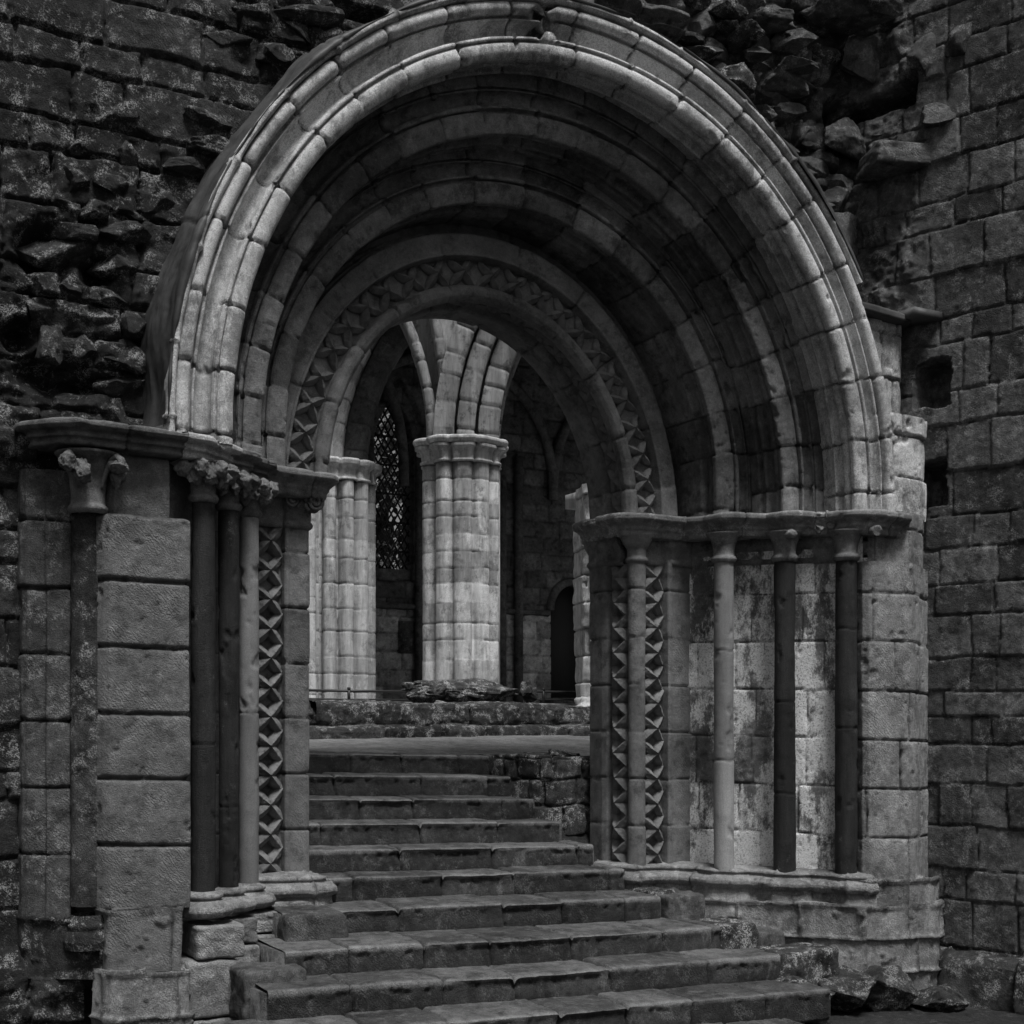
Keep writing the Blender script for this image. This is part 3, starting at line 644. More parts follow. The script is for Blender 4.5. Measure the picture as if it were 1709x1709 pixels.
def rows_rand(z0, z1, a, b, seed, slope=0):
    r = random.Random(seed); z = z0; o = [z]
    while z < z1: z += r.uniform(a, b); o.append(z)
    return np.array(o)
lw = thing('rubble_wall', (2.0, 8.6, -2.1), 'dark weathered masonry wall the doorway is set in, crumbling above the arch', 'wall')
def blob(U, V, px, py, w_, h_, Y=8.6):
    x, y, z = at(px, py, Y); return np.exp(-(((U - x) / w_) ** 2 + ((V - z) / h_) ** 2))
def hookL(P, U, V, D):
    q = np.stack([U * 1.0, V * 1.3, U * 0 + 3], -1)
    n1 = fbm(q, 3.2, 301, 4); n2 = fbm(q, 7., 302, 3)
    rough = np.clip(1.6 * (blob(U, V, 170, 430, .75, 1.1) + blob(U, V, 60, 600, .6, .5) + blob(U, V, 450, 60, .5, .25) + .9 * (V < -1.35)), .12, 1.2)
    rub = .055 * rough * n1 + .05 * rough * n2 * np.abs(n2) * 2
    hole = 0
    for px, py, a, b in ((70, 415, .16, .17), (165, 450, .10, .10), (90, 625, .24, .14), (150, 370, .07, .05), (30, 560, .1, .1), (600, 22, .3, .05), (155, 640, .2, .05)):
        hole = hole + .20 * np.clip(blob(U, V, px, py, a, b) * 1.6 - .35 + .35 * n2, 0, 1)
    # the courses left of the pier rise towards the corner
    return D * (.8 + .5 * rough) + rub * .6 + .012 * rough * fbm(P, 26, 303, 3) - hole, 1 + .25 * n1 - .25 * rough
def maskL(U, V):
    m = (U < 5.0) & ~inside_arch(U, V, .40)
    low = (V < 1.75 + .0) & (U > 1.75); m &= ~(low)
    return m
def yL(U, V): return 8.60 + 0 * U - .22 * np.clip((-1.30 - V) / .15, 0, 1)
front_wall('wall_face', -1.6, 5.02, -2.3, 6.2, yL, M_wall, lw, maskL, 201, rows_rand(-2.35, 6.4, .17, .36, 5), hookL, jm=.46, jv=.45, wob=.014, jw=.013, jd=.025, off=.016, tvar=.4, mort=1.3, rnd=.014, tilt=.02)
def hookR(P, U, V, D):
    q = np.stack([U, V * 1.3, U * 0 + 9], -1); n1 = fbm(q, 3., 311, 4); n2 = fbm(q, 7., 312, 3)
    hole = 0
    for px, py, a, b in ((1330, 165, .28, .12), (1440, 190, .30, .13), (1250, 180, .15, .10), (1290, 235, .12, .2), (1480, 300, .18, .05)):
        hole = hole + .34 * np.clip(blob(U, V, px, py, a, b, 8.5) * 1.9 - .3 + .3 * n2, 0, 1)
    return D + .05 * n1 + .03 * n2 - hole, 1 + .25 * n1
def maskR(U, V): return ~inside_arch(U, V, .36) & ((V > 1.0) | (U > 7.9))
front_wall('wall_face', 5.0, 8.3, .9, 7.4, lambda U, V: 8.55 + 0 * U, M_wallr, lw, maskR, 202, rows_rand(.8, 7.6, .16, .30, 9), hookR, jm=.30, jv=.5, wob=.03, jw=.022, jd=.05, off=.05, tvar=.5, mort=1.3, rnd=.012, tilt=.06)
# string course at the far left, level with the abacus
pth, A_, B_ = plan_path([(-1.6, 8.58), (1.5, 8.58)], .012, 0, SL)
sweep('string_course', pth, A_, B_, [(0, 1.50), (.05, 1.52), (.09, 1.6), (.10, 1.66), (.0, 1.70)], M_wall, lw, jm=.8, seed=203, amp=.01, flip=False)
# projecting stones (px, py, width, height, depth, wall plane, tilt, material)
STN = [(505, 25, .50, .13, .22, 8.62, 0, 0), (470, 95, .26, .16, .2, 8.6, .1, 0), (345, 205, .30, .10, .2, 8.6, 0, 0), (350, 245, .30, .12, .2, 8.6, .05, 0), (255, 345, .42, .30, .2, 8.66, .1, 0), (310, 280, .32, .12, .18, 8.6, 0, 0),
       (1215, 50, .26, .12, .34, 8.5, .1, 2), (1240, 65, .26, .13, .34, 8.45, -.1, 2), (1150, 65, .36, .11, .34, 8.5, .25, 2), (1170, 90, .30, .10, .3, 8.45, .1, 2), (1262, 92, .24, .11, .3, 8.45, .2, 1), (1325, 70, .36, .18, .34, 8.5, .1, 1), (1323, 115, .22, .09, .34, 8.38, 0, 1), (1320, 145, .40, .16, .3, 8.5, .1, 1), (1222, 130, .32, .24, .30, 8.42, .15, 2),
       (1262, 195, .28, .13, .34, 8.42, .2, 1), (1310, 195, .24, .14, .26, 8.52, 0, 1), (1440, 105, .42, .34, .26, 8.42, .05, 1), (1420, 25, .62, .22, .5, 8.30, -.1, 1), (1490, 70, .14, .14, .26, 8.35, 0, 1), (1485, 115, .16, .22, .26, 8.35, 0, 1), (1275, 30, .34, .16, .26, 8.5, .1, 1), (1370, 45, .3, .2, .26, 8.55, .1, 1), (1205, 15, .26, .15, .3, 8.45, .1, 2), (1300, 250, .3, .16, .2, 8.56, 0, 1),
       (1360, 285, .34, .2, .16, 8.58, 0, 1), (1480, 235, .36, .20, .34, 8.42, -.15, 1), (1405, 225, .40, .26, .30, 8.5, .3, 1), (1400, 390, .36, .28, .16, 8.5, 0, 1), (1340, 330, .3, .14, .18, 8.55, .1, 1), (1370, 345, .26, .12, .18, 8.55, .1, 1)]
for i, (px, py, a, b, dp, Y, t, mi) in enumerate(STN):
    x, y, z = at(px, py, Y)
    s_ = 1.0 if mi == 0 else 1.12
    add_rock('projecting_stone', (x, Y, z), (a * s_, dp, b * s_), 400 + i, (M_wall, M_wallr, M_mossy)[mi], lw, rot=random.uniform(-.25, .25), tiltx=t * 1.5, sharp=.09, amp=.09, n=30)
rr = random.Random(77); cnt = 0
def rubble(x0, x1, z0, z1, sx, sz, Y, mats, keep, seed):
    global cnt
    z = z0; row = 0
    while z < z1:
        h = sz * rr.uniform(.7, 1.25); x = x0 + rr.uniform(-.5, .5) * sx
        while x < x1:
            wd = sx * rr.uniform(.55, 1.5)
            cx, cz = x + wd / 2, z + h / 2
            if keep(cx, cz) and cnt < 190 and rr.random() < .9:
                d = rr.uniform(.16, .30)
                add_rock('rubble_stone', (cx, Y + rr.uniform(.02, .09), cz + rr.uniform(-.02, .02)), (wd * 1.1, d + .04, h * 1.1), 700 + cnt, mats[0] if rr.random() < .8 else mats[1], lw if cnt < 95 else core, rot=rr.uniform(-.2, .2), tiltx=rr.uniform(-.15, .15), sharp=rr.uniform(.06, .11), amp=.09, n=20); cnt += 1
            x += wd + .012
        z += h + .01
def clear(X, Z, m): return not bool(inside_arch(np.array(X), np.array(Z), m))
core = lw
def inl(x, z):
    return clear(x, z, .52) and ((blob(x, z, 185, 440, .50, .95) > .40) or (z > 4.3 and x > 2.6))
rubble(1.35, 3.6, 1.85, 4.75, .27, .17, 8.635, (M_wall, M_mossy), inl, 1)
core = thing('broken_wall_core', (7.0, 8.5, 3.6), 'ragged broken rubble core above the right shoulder of the arch', 'rubble')
cnt = 95
def inr(x, z): return clear(x, z, .50) and (x < 7.75) and (z > 2.9)
rubble(5.6, 7.8, 3.0, 6.1, .31, .19, 8.55, (M_wallr, M_mossy), inr, 2)
# moulded fragment above the crown
pth, A_, B_ = plan_path([(5.35, 8.42), (5.45, 8.35), (5.62, 8.35), (5.66, 8.42), (5.84, 8.42), (5.88, 8.36), (6.06, 8.36), (6.1, 8.5)], .012, 0, 0)
zf = at(1080, 32, 8.4)[2]
frag = sweep('moulded_fragment', pth, A_, B_, [(-.1, zf - .07), (.0, zf - .06), (.035, zf - .045), (.0, zf - .02), (.015, zf), (.05, zf + .02), (.08, zf + .045), (.07, zf + .07), (-.1, zf + .08)], M_wallr, lw, jm=.6, seed=205, amp=.006)
# ---- return wall at the right
cw = thing('side_wall', (8.2, 7.8, -2.1), 'coursed grey ashlar wall coming forward to the right of the doorway, pierced by two dark sockets', 'wall')
W0 = np.array([7.86, 8.80]); WD = np.array([.326, -.945])
def on_side(px, py):
    t = ray(px)                                   # x = t*y
    s = (t * W0[1] - W0[0]) / (WD[0] - t * WD[1]); X, Y = W0 + WD * s
    return s, at_xy(py, X, Y), X, Y
u = np.arange(0, 4.6, .012); v = np.arange(-2.3, 7.4, .012); Ug, Vg = np.meshgrid(u, v, indexing='ij')
P = np.stack([W0[0] + WD[0] * Ug, W0[1] + WD[1] * Ug, Vg], -1)
D, T = masonry(P, u, v, rows_rand(-2.35, 7.5, .19, .38, 17), jm=.36, jv=.55, seed=206, wob=.012, jw=.007, jd=.014, off=.012, tvar=.5, mort=.85, rnd=.007, tilt=.006)
hole = 0
Qn = np.stack([Ug, Vg, Ug * 0], -1); nz = fbm(Qn, 6, 320, 3)
for x0, x1, y0, y1 in ((1522, 1592, 592, 690), (1522, 1580, 762, 850)):
    sa, za, _, _ = on_side(x0, y1); sb, zb, _, _ = on_side(x1, y0)
    hole = hole + .30 * np.clip(np.minimum(np.minimum(Ug - sa, sb - Ug), np.minimum(Vg - za, zb - Vg)) / .02 + 2.6 * nz - .3, 0, 1)
n1 = fbm(Qn, 3, 321, 4)
sa, za, _, _ = on_side(1372, 225); sb, zb_, _, _ = on_side(1530, 158)
cav = np.clip(np.minimum(np.minimum(Ug - sa, sb - Ug), np.minimum(Vg - za, zb_ - Vg + .25 * (Ug - sa))) / .05 + .8 * nz, 0, 1); hole = hole + .34 * cav
ruin = np.clip((sb + .1 - Ug) / .2, 0, 1) * np.clip((Vg - 2.9) / .4, 0, 1); hole = hole - ruin * (.04 * nz + .035 * fbm(Qn, 11, 322, 3))
D = D + .006 * n1 - hole
surf('wall_face', P, M_wallr, cw, D, T * (1 + .2 * n1), .006, 6, 207, amp2=.0035, rim=.4, rimdir=(.9, .3, 0))
# flat lead slip and rod above the upper socket
s_, z_, X_, Y_ = on_side(1545, 532)
V, Fc = boxpts(X_ - .25, X_ + .10, Y_ - .12, Y_ + .3, z_ - .04, z_ + .03); link_mesh('lead_slip', V, Fc, M_lead, cw)
s_, z_, X_, Y_ = on_side(1500, 272)
add_rock('corbel', (X_ - .02, Y_ + .0, z_), (.50, .42, .17), 431, M_wallr, cw, rot=-.35, tiltx=0, sharp=.05, amp=.03, skew=.1, cleave=False, n=24)
for i, (px, py, a, b) in enumerate(((1540, 95, .36, .42), (1562, 300, .2, .12), (1600, 60, .3, .3), (1575, 190, .5, .2), (1530, 240, .16, .1))):
    s_, z_, X_, Y_ = on_side(px, py); add_rock('projecting_stone', (X_ + .1, Y_ + .02, z_), (.26, a, b), 440 + i, M_wallr, cw, rot=-1.24 + PI / 2 + .9, sharp=.18, amp=.07)
# footing of the side wall
pth, A_, B_ = plan_path([(8.05, 8.0), (8.16, 7.66), (9.3, 4.4)], .012, 0, 0)
sweep('footing', pth, A_, B_, [(-.05, -1.72), (.05, -1.75), (.10, -1.80), (.14, -2.2)], M_wall, cw, jm=.5, seed=208, amp=.04, ns=4, off=.02, jw=.015)

# ================================================================== steps
steps = thing('stone_steps', (4.6, 8.0, -2.1), 'worn flight of stone steps rising through the doorway to the path', 'steps')
STEPS = [(10.42, -.215, 3.3, 5.55), (10.12, -.385, 3.3, 5.60), (9.81, -.555, 3.3, 5.65), (9.51, -.725, 3.3, 5.72), (9.22, -.895, 3.3, 5.84), (8.93, -1.065, 3.42, 5.94), (8.50, -1.235, 3.02, 5.98), (7.99, -1.405, 2.86, 6.18), (7.62, -1.575, 2.62, 6.42), (7.22, -1.745, 2.30, 6.50), (6.84, -1.92, 2.1, 6.1)]
for k, (y, z, xa, xb) in enumerate(STEPS):
    n = int((xb - xa) / .012); X = np.linspace(xa, xb, n)
    rk = random.Random(500 + k)
    path = np.column_stack([X, y + .012 * np.sin(X * 2.1 + k) + .0 * X, z + lean(X) * 1.0])
    Aa = np.tile([0, -1., 0], (n, 1)); Bb = np.tile([0, 0, 1.], (n, 1))
    dn = .175 if k < 10 else .25
    back = (STEPS[k - 1][0] - y + .06) if k else .30
    prof = [(-.02, -dn - .05), (-.004, -dn - .03), (.0, -.016), (-.004, -.006), (-.010, -.001), (-.022, 0.0), (-.12, .002), (-back, .010)]
    def wear_and_shade(P, u, v, k=k, xa=xa, xb=xb):
        X = P[..., 0]; nose = np.exp(-((v[None, :] - dn) / .07) ** 2)
        w_ = -.030 * nose * np.exp(-((X - (xa + xb) / 2) / 1.0) ** 2)
        n_ = fbm(P, 5, 600 + k, 4); m = np.clip((n_ - .2) / .3, 0, 1) * nose
        under = np.exp(-((v[None, :]) / .045) ** 2) * np.clip(fbm(P, 4, 640 + k, 3) + .35, 0, 1)
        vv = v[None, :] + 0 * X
        tn = np.where(vv < dn + .02, .42, 1.0) + .9 * np.exp(-((vv - dn - .055) / .03) ** 2)  # tone paints shade onto the risers and a lit edge on the worn nosing
        w2 = .012 * fbm(np.stack([X, X * 0, X * 0 + k], -1), 3.5, 660 + k, 3) * nose
        cm = np.clip((fbm(P, 16, 690 + k, 3) - .12) / .25, 0, 1) * np.exp(-((v[None, :] - dn) / .022) ** 2)
        return w_ + w2 - .018 * cm - .010 * m - .05 * under, tn
    riser_amp = .006
    st = sweep('step', path, Aa, Bb, prof, M_step, steps, jm=.62, jv=.35, seed=520 + k, amp=riser_amp + .003, ns=5, jd=.022, jw=.006, off=.008, tvar=.3, mort=.45, Dx=wear_and_shade, amp2=.0025, rnd=.010, wob=.012)
    # closed ends
    for xe in (xa, xb):
        V, Fc = boxpts(xe - .03, xe + .03, y + .03, y + back, z - .4, z + lean(xe) - .012); link_mesh('step_end', V, Fc, M_step, st)
# rough end stones at the side of the lower steps
for i, (x0, x1, y0, y1, z0, z1, m) in enumerate(((3.0, 3.42, 8.36, 8.75, -1.44, -1.20, M_step), (2.56, 2.95, 7.86, 8.2, -1.64, -1.44, M_step), (2.22, 2.62, 7.50, 7.8, -1.84, -1.70, M_mossy), (6.02, 6.36, 8.44, 8.9, -1.50, -1.26, M_step), (6.16, 6.48, 7.96, 8.4, -1.66, -1.43, M_mossy), (5.98, 6.2, 8.60, 8.95, -1.46, -1.24, M_mossy), (6.40, 6.95, 7.60, 8.0, -1.84, -1.60, M_mossy), (6.42, 6.75, 7.98, 8.3, -1.86, -1.50, M_step))):
    blockpart('end_stone', x0, x1, y0, y1, z0 - .12, z1, m, steps, 160 + i, amp=.18, sharp=.07)
# mortar bed filling under and beside the lower treads
# retaining wall beside the upper steps
rw = thing('retaining_wall', (5.7, 9.8, -1.2), 'low rubble side wall to the right of the upper steps, ending at the doorway', 'wall')
pth, A_, B_ = plan_path([(5.54, 10.7), (5.56, 10.3), (5.66, 9.85), (5.74, 9.70), (5.86, 9.64), (6.3, 9.62)], .012, 0, SL)
sweep('wall_face', pth, A_, B_, [(0, -1.35), (0, -.23), (-.02, -.205), (-.5, -.20)], M_mossy, rw, rows=[-.1, .25, .5, .74, .95, 1.13, 2], jm=.26, jv=.4, seed=210, amp=.025, ns=5, jd=.03, jw=.012, off=.016, tvar=.35, wob=.02, flip=False, mort=.8)
# heap of stones and earth at the foot of the right pier
heap = [(1340, 1648, .55, .20, 7.6), (1410, 1640, .6, .34, 7.62), (1475, 1640, .5, .36, 7.62), (1300, 1622, .30, .14, 7.7), (1560, 1655, .6, .22, 7.55)]
HL = ['flat mossy boulder beside the right end of the second lowest step', 'wide dark boulder against the plinth under the right pier', 'tallest dark boulder at the foot of the right pier', 'smallest rough stone wedged between step end and plinth', 'low dark boulder in the corner under the side wall']
for i, (px, py, a, b, Y) in enumerate(heap):
    x, y, z = at(px, py, Y)
    o = add_rock('boulder', (x, Y, z - .06), (a, .5, b), 460 + i, M_mossy if i in (0, 3) else M_wall, None, sharp=.22, amp=.12, n=28)
    tag(o, HL[i], 'boulder', 'boulders at the foot of the right pier')

# ================================================================== beyond the doorway
u = np.arange(2.6, 9.0, .03); v = np.arange(10.56, 14.2, .03); Ug, Vg = np.meshgrid(u, v, indexing='ij')
zz = -.225 + .19 * np.clip((Vg - 10.7) / 2.4, 0, 1) + .035 * np.clip((Ug - 5.5), -1.2, 2) * np.clip((Vg - 10.5) / 2, 0, 1) + lean(Ug)
pa = surf('path', np.stack([Ug, Vg, zz], -1), M_path, None, None, None, .012, 2.5, 211, amp2=.003); tag(pa, kind='structure')
fl = thing('paved_platform', (9, 17, 0), 'raised paved floor of the ruined choir behind the railings', 'platform')
V, Fc = boxpts(2, 26, 15.2, 30, -.3, .315); link_mesh('platform_slab', V, Fc, M_path, fl)
# low mossy walls
def slabrow(name, x0, x1, y, dp, z0, z1, mat, label, cat, seed, jm=.9, group=None, slope=.0):
    t = thing(name, ((x0 + x1) / 2, y, z0), label, cat, group)
    n = int((x1 - x0) / .015); X = np.linspace(x0, x1, n); path = np.column_stack([X, np.full(n, y) + .05 * np.sin(X * 1.7 + seed), np.full(n, 0.) + slope * (X - x0)])
    A1 = np.tile([0, -1., 0], (n, 1)); B1 = np.tile([0, 0, 1.], (n, 1))
    h = z1 - z0
    prof = [(-.06, z0 - .1), (-.03, z0), (.0, z0 + h * .3), (.0, z1 - .05), (-.02, z1 - .012), (-.06, z1), (-dp, z1 + .01), (-dp, z0 - .1)]
    sweep('masonry', path, A1, B1, prof, mat, t, jm=jm, jv=.4, seed=seed, amp=.035, ns=4, jd=.035, jw=.014, off=.02, tvar=.3, amp2=.008, rnd=.04)
    for xe in (x0, x1): 
        add_rock('end_block', (xe, y + dp / 2, (z0 + z1) / 2), (.2, dp, h * .95), seed + int(xe * 3), mat, t, sharp=.3, amp=.2)
    return t
slabrow('low_wall', 4.95, 8.35, 12.95, .7, .0, .262, M_mossy, 'broad low mossy wall of long blocks across the head of the path', 'wall', 221, 1.1)
slabrow('stone_kerb', 4.4, 8.2, 12.55, .4, -.30, .012, M_mossy, 'lower mossy kerb in front of the broad low wall', 'kerb', 222, .8, slope=.0)
o = add_rock('lichened_rock', (5.0, 13.5, .12), (.6, .6, .35), 231, M_mossy, None, sharp=.35, amp=.25); tag(o, 'white-spotted rock at the left end of the low mossy wall', 'rock')
o = add_rock('lichened_rock', (8.42, 13.1, .16), (.5, .6, .40), 232, M_choir, None, sharp=.35, amp=.25); tag(o, 'pale broken rock at the right end of the low mossy wall', 'rock')
slab = add_rock('stone_slab', (7.12, 13.9, .395), (1.42, .7, .30), 233, M_mossy, None, sharp=.2, amp=.22, n=34); tag(slab, 'big weathered slab with cracked left end lying on the low wall before the central pier', 'slab')
o = add_rock('broken_stone', (6.52, 13.75, .36), (.42, .5, .22), 234, M_mossy, None, sharp=.3, amp=.3, n=20); tag(o, 'dark split stone leaning on the left end of the big slab', 'stone')
o = add_rock('broken_stone', (7.83, 13.75, .40), (.17, .3, .27), 235, M_wall, None, sharp=.3, amp=.3, n=20); tag(o, 'dark upright stone at the right end of the big slab', 'stone')
# railings
def railing(x0, x1, y, z0, zr, posts, label):
    t = thing('iron_railing', ((x0 + x1) / 2, y, z0), label, 'railing', 'railings in front of the choir')
    V, Fc = tube([(x0, y, zr), (x1, y, zr)], .016); link_mesh('rail', V, Fc, M_iron, t)
    V, Fc = tube([(x0, y, zr - .10), (x1, y, zr - .10)], .010) ; link_mesh('rail', V, Fc, M_iron, t)
    for x in posts:
        V, Fc = tube([(x, y, z0), (x, y, zr + .02)], .02); V2, F2 = tube([(x, y, zr + .02), (x, y, zr + .045)], [.026, .018]); V, Fc = join([(V, Fc), (V2, F2)])
        link_mesh('post', V, Fc, M_iron, t)
railing(5.6, 7.45, 15.4, .31, .445, (6.3, 7.3), 'thin black iron railing before the left clustered pier')
railing(8.8, 10.8, 15.4, .31, .47, (8.82, 9.0, 10.2), 'thin black iron railing to the right of the big slab')
# ---- clustered piers
def cluster_profile(R, lobes, depth, rot, seg=200, sharp=3.0, fill=.0):
    a = np.linspace(0, 2 * PI, seg, endpoint=False); ph = (a - rot) * lobes / 2
    if lobes == 10: R = R * (1 + .07 * np.abs(np.sin((a - rot) * 4 / 1 + .4)) ** 2)
    c_ = np.abs(np.cos(ph))                          # 1 on lobe centre, 0 in the groove
    r = R * (1 - depth * (1 - c_) ** sharp - fill * (1 - np.minimum(1, c_ * 1.6)))
    return a, r
def cluster(name, cx, cy, R, z0, z1, lobes, depth, rot, mat, parent, seed, sharp=3., flare=None, course=.33, tvar=.2, fill=0):
    a, r = cluster_profile(R, lobes, depth, rot, 240, sharp, fill)
    if flare is None: zz_ = np.arange(z0, z1 + .015, .02); fl_ = np.ones(len(zz_))
    else: zz_ = np.concatenate([np.linspace(p0[1], p1[1], max(2, int(abs(p1[1] - p0[1]) / .012) + 2))[:-1] for p0, p1 in zip(flare[:-1], flare[1:])] + [[flare[-1][1]]]); fl_ = np.interp(zz_, [q[1] for q in flare], [q[0] for q in flare])
    P = np.zeros((len(zz_), len(a), 3)); rr = r[None, :] * fl_[:, None]
    P[..., 0] = cx + rr * np.cos(a); P[..., 1] = cy + rr * np.sin(a); P[..., 2] = zz_[:, None]
    D = T = None
    if flare is None:
        rows = mk_joints(z0, z1, course, .25, seed); u_ = zz_; v_ = a * R
        D, T = masonry(P, zz_, v_, None, joints=lambda k: rows, seed=seed, jw=.006, jd=.010, off=.003, tvar=tvar, mort=.45, wob=.006, rnd=.004)
        # alternate block tones around the pier
        T = T * (1 + tvar * .8 * (_h(np.searchsorted(rows, P[..., 2]), np.floor((a[None, :] - rot) * lobes / 2 / PI + .5) + 0 * P[..., 2], 0 * P[..., 2], seed + 3) * 2 - 1))
    return surf(name, P, mat, parent, D, T, .006, 5, seed, wrap=True, flip=True)
ZC = 4.12
def arch_piece(name, c0, dirx, R, th0, th1, width, prof_y, mat, parent, seed, jm=.34, left=False):
    """moulded arch sweep in a vertical plane: starts vertical at c0 and bends towards dirx (unit xy)"""
    dx = np.array([dirx[0], dirx[1], 0.]); n_ = np.array([-dirx[1], dirx[0], 0.]) * (-1 if left else 1)
    t = np.linspace(th0, th1, int(abs(th1 - th0) * R / .03))
    cen = np.array(c0) + dx * R
    rad = -dx[None] * np.cos(t)[:, None] + np.array([0, 0, 1.])[None] * np.sin(t)[:, None]
    path = cen + rad * R
    Bv = np.tile(n_, (len(t), 1))
    return sweep(name, path, rad, Bv, prof_y, mat, parent, jm=jm, seed=seed, jd=.02, jw=.010, off=.006, tvar=.25, mort=.4, amp=.006, prstep=.03, flip=not left)
# centre pier
cpx, cpy = 9.10, 17.95
rc = math.atan2(-cpy, -cpx)
cp = thing('clustered_pier', (cpx, cpy, .31), 'pale central clustered pier with moulded capital carrying springing arches', 'pier', 'clustered piers of the choir')
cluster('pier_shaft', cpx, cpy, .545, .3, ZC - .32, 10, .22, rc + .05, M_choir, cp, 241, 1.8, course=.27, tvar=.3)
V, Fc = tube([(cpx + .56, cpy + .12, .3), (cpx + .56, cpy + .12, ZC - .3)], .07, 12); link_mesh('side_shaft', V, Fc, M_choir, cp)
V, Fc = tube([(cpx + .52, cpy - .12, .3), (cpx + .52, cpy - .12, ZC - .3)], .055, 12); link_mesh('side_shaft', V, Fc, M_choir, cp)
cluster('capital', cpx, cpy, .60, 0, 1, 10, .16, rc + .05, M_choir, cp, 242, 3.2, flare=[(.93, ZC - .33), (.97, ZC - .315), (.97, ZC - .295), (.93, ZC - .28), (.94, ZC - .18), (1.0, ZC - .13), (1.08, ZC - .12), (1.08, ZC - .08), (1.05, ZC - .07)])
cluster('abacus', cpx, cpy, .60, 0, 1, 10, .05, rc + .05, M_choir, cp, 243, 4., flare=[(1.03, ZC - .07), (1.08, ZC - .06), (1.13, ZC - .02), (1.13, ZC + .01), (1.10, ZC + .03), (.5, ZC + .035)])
# arch orders springing from it: in a plane facing the visitor, bending right
dr = np.array([math.cos(-TH + .03), math.sin(-TH + .03)])
nback = np.array([-dr[1], dr[0]])
base = np.array([cpx, cpy])
def stepped(w0, w1, f): return [(w1, .9), (w1, f), (w0 + .07, f), (w0 + .04, f + .015), (w0, f + .06), (w0, f + .34)]
for i, (off_, f, wd) in enumerate(((.55, .05, .31), (.20, -.12, .27), (-.10, -.30, .30))):
    c0 = np.array([*(base + dr * off_), ZC + .04])
    arch_piece('arch_order', c0, dr, 3.6 - i * .0 + (0, .28, .59)[i], 0, 1.15, 0, [(wd, .75), (wd, f), (.07, f), (.035, f + .015), (0, f + .05), (0, f + .32)], M_choir2, cp, 250 + i)
c0 = np.array([*(base + dr * .58), ZC + .04])
arch_piece('arch_order', c0, dr, 3.55, 0, 1.15, 0, [(.3, .2), (.0, .3), (0, .9), (.3, 1.0)], M_chapel, cp, 254)
# spandrel between the two arches
pth = [base - dr * .40, base - dr * .05]
for i, (o0, f, w_, R_) in enumerate(((-.50, .0, .16, 4.2), (-.28, -.05, .14, 9.0))):
    c0 = np.array([*(base + dr * o0 - nback * (.12 + .1 * i)), ZC + .04])
    arch_piece('vault_rib', c0, -dr, R_, 0, .8 if i == 0 else .32, 0, [(.16, .5), (.16, .1), (.13, .04), (.08, .02), (.03, .04), (0, .1), (0, .5)], M_choir2, cp, 256 + i, left=True)
P_ = []
n = 70; m_ = 60
zz_ = np.linspace(ZC, ZC + 3.2, n); PP = np.zeros((n, m_, 3)); 
for i, z in enumerate(zz_):
    h = z - ZC; l0 = -.46 - (4.2 - math.sqrt(max(4.2 ** 2 - h * h, .1))); l1 = .05 + (4.2 - math.sqrt(max(4.2 ** 2 - h * h, .1))) * .9
    for j in range(m_):
        q = base + dr * (l0 + (l1 - l0) * j / (m_ - 1)) + nback * .22; PP[i, j] = (q[0], q[1], z)
surf('spandrel', PP, M_choir2, cp, None, None, .03, 4, 258, rim=.4, rimdir=(nback[0], nback[1], 0), flip=True)
# left pier
lpx, lpy = 7.86, 20.0; ZC = 4.02
lp = thing('clustered_pier', (lpx, lpy, .31), 'pale left clustered pier of many thin shafts seen beside the left jamb', 'pier', 'clustered piers of the choir')
rl = math.atan2(-lpy, -lpx)
cluster('pier_shaft', lpx, lpy, .72, .3, ZC - .28, 14, .34, rl, M_choir, lp, 261, 1.6, tvar=.15)
cluster('pier_shaft', lpx - .62, lpy - .2, .42, .3, ZC - .5, 9, .3, rl, M_choir, lp, 262, 1.6, tvar=.15)
cluster('capital', lpx, lpy, .72, 0, 1, 14, .14, rl, M_choir, lp, 263, 3., flare=[(1, ZC - .29), (1.03, ZC - .28), (1.03, ZC - .26), (1.0, ZC - .24), (1.0, ZC - .12), (1.07, ZC - .08), (1.12, ZC - .06), (1.14, ZC), (1.1, ZC + .03), (.4, ZC + .04)])
c0 = np.array([lpx + .62 * math.cos(-TH), lpy + .62 * math.sin(-TH), ZC + .03])
for i, (o0, f, w_) in enumerate(((.10, .0, .34), (-.25, -.3, .5))):
    c0 = np.array([*(np.array([lpx, lpy]) + dr * (.46 + o0)), ZC + .03])
    arch_piece('arch_order', c0, dr, 3.4 + (0, .35)[i], 0, 1.1, 0, [(w_, .8), (w_, f), (.05, f), (0, f + .06), (0, f + .4)], M_choir if i else M_chapel, lp, 265 + i)
ZC = 4.16
# far right lit pier end, mostly hidden by the jamb
rp = thing('ruined_pier', (9.3, 14.5, 0), 'narrow pale broken wall end glimpsed beside the right jamb', 'wall')
pth, A_, B_ = plan_path([(9.45, 15.2), (9.1, 14.8), (8.98, 14.4), (9.05, 14.2), (9.5, 14.15), (10.5, 14.2), (10.6, 15.2)], .02, 0, 0)
sweep('masonry', pth, A_, B_, [(0, .0), (0, 3.0)], M_choir, rp, rows=np.arange(-.1, 3.4, .33), jm=.5, seed=270, amp=.05, ns=3, jd=.02, jw=.01, off=.02, flip=False)
V, Fc = boxpts(9.15, 10.5, 14.3, 15.1, 2.8, 2.98); link_mesh('wall_top', V, Fc, M_choir, rp)
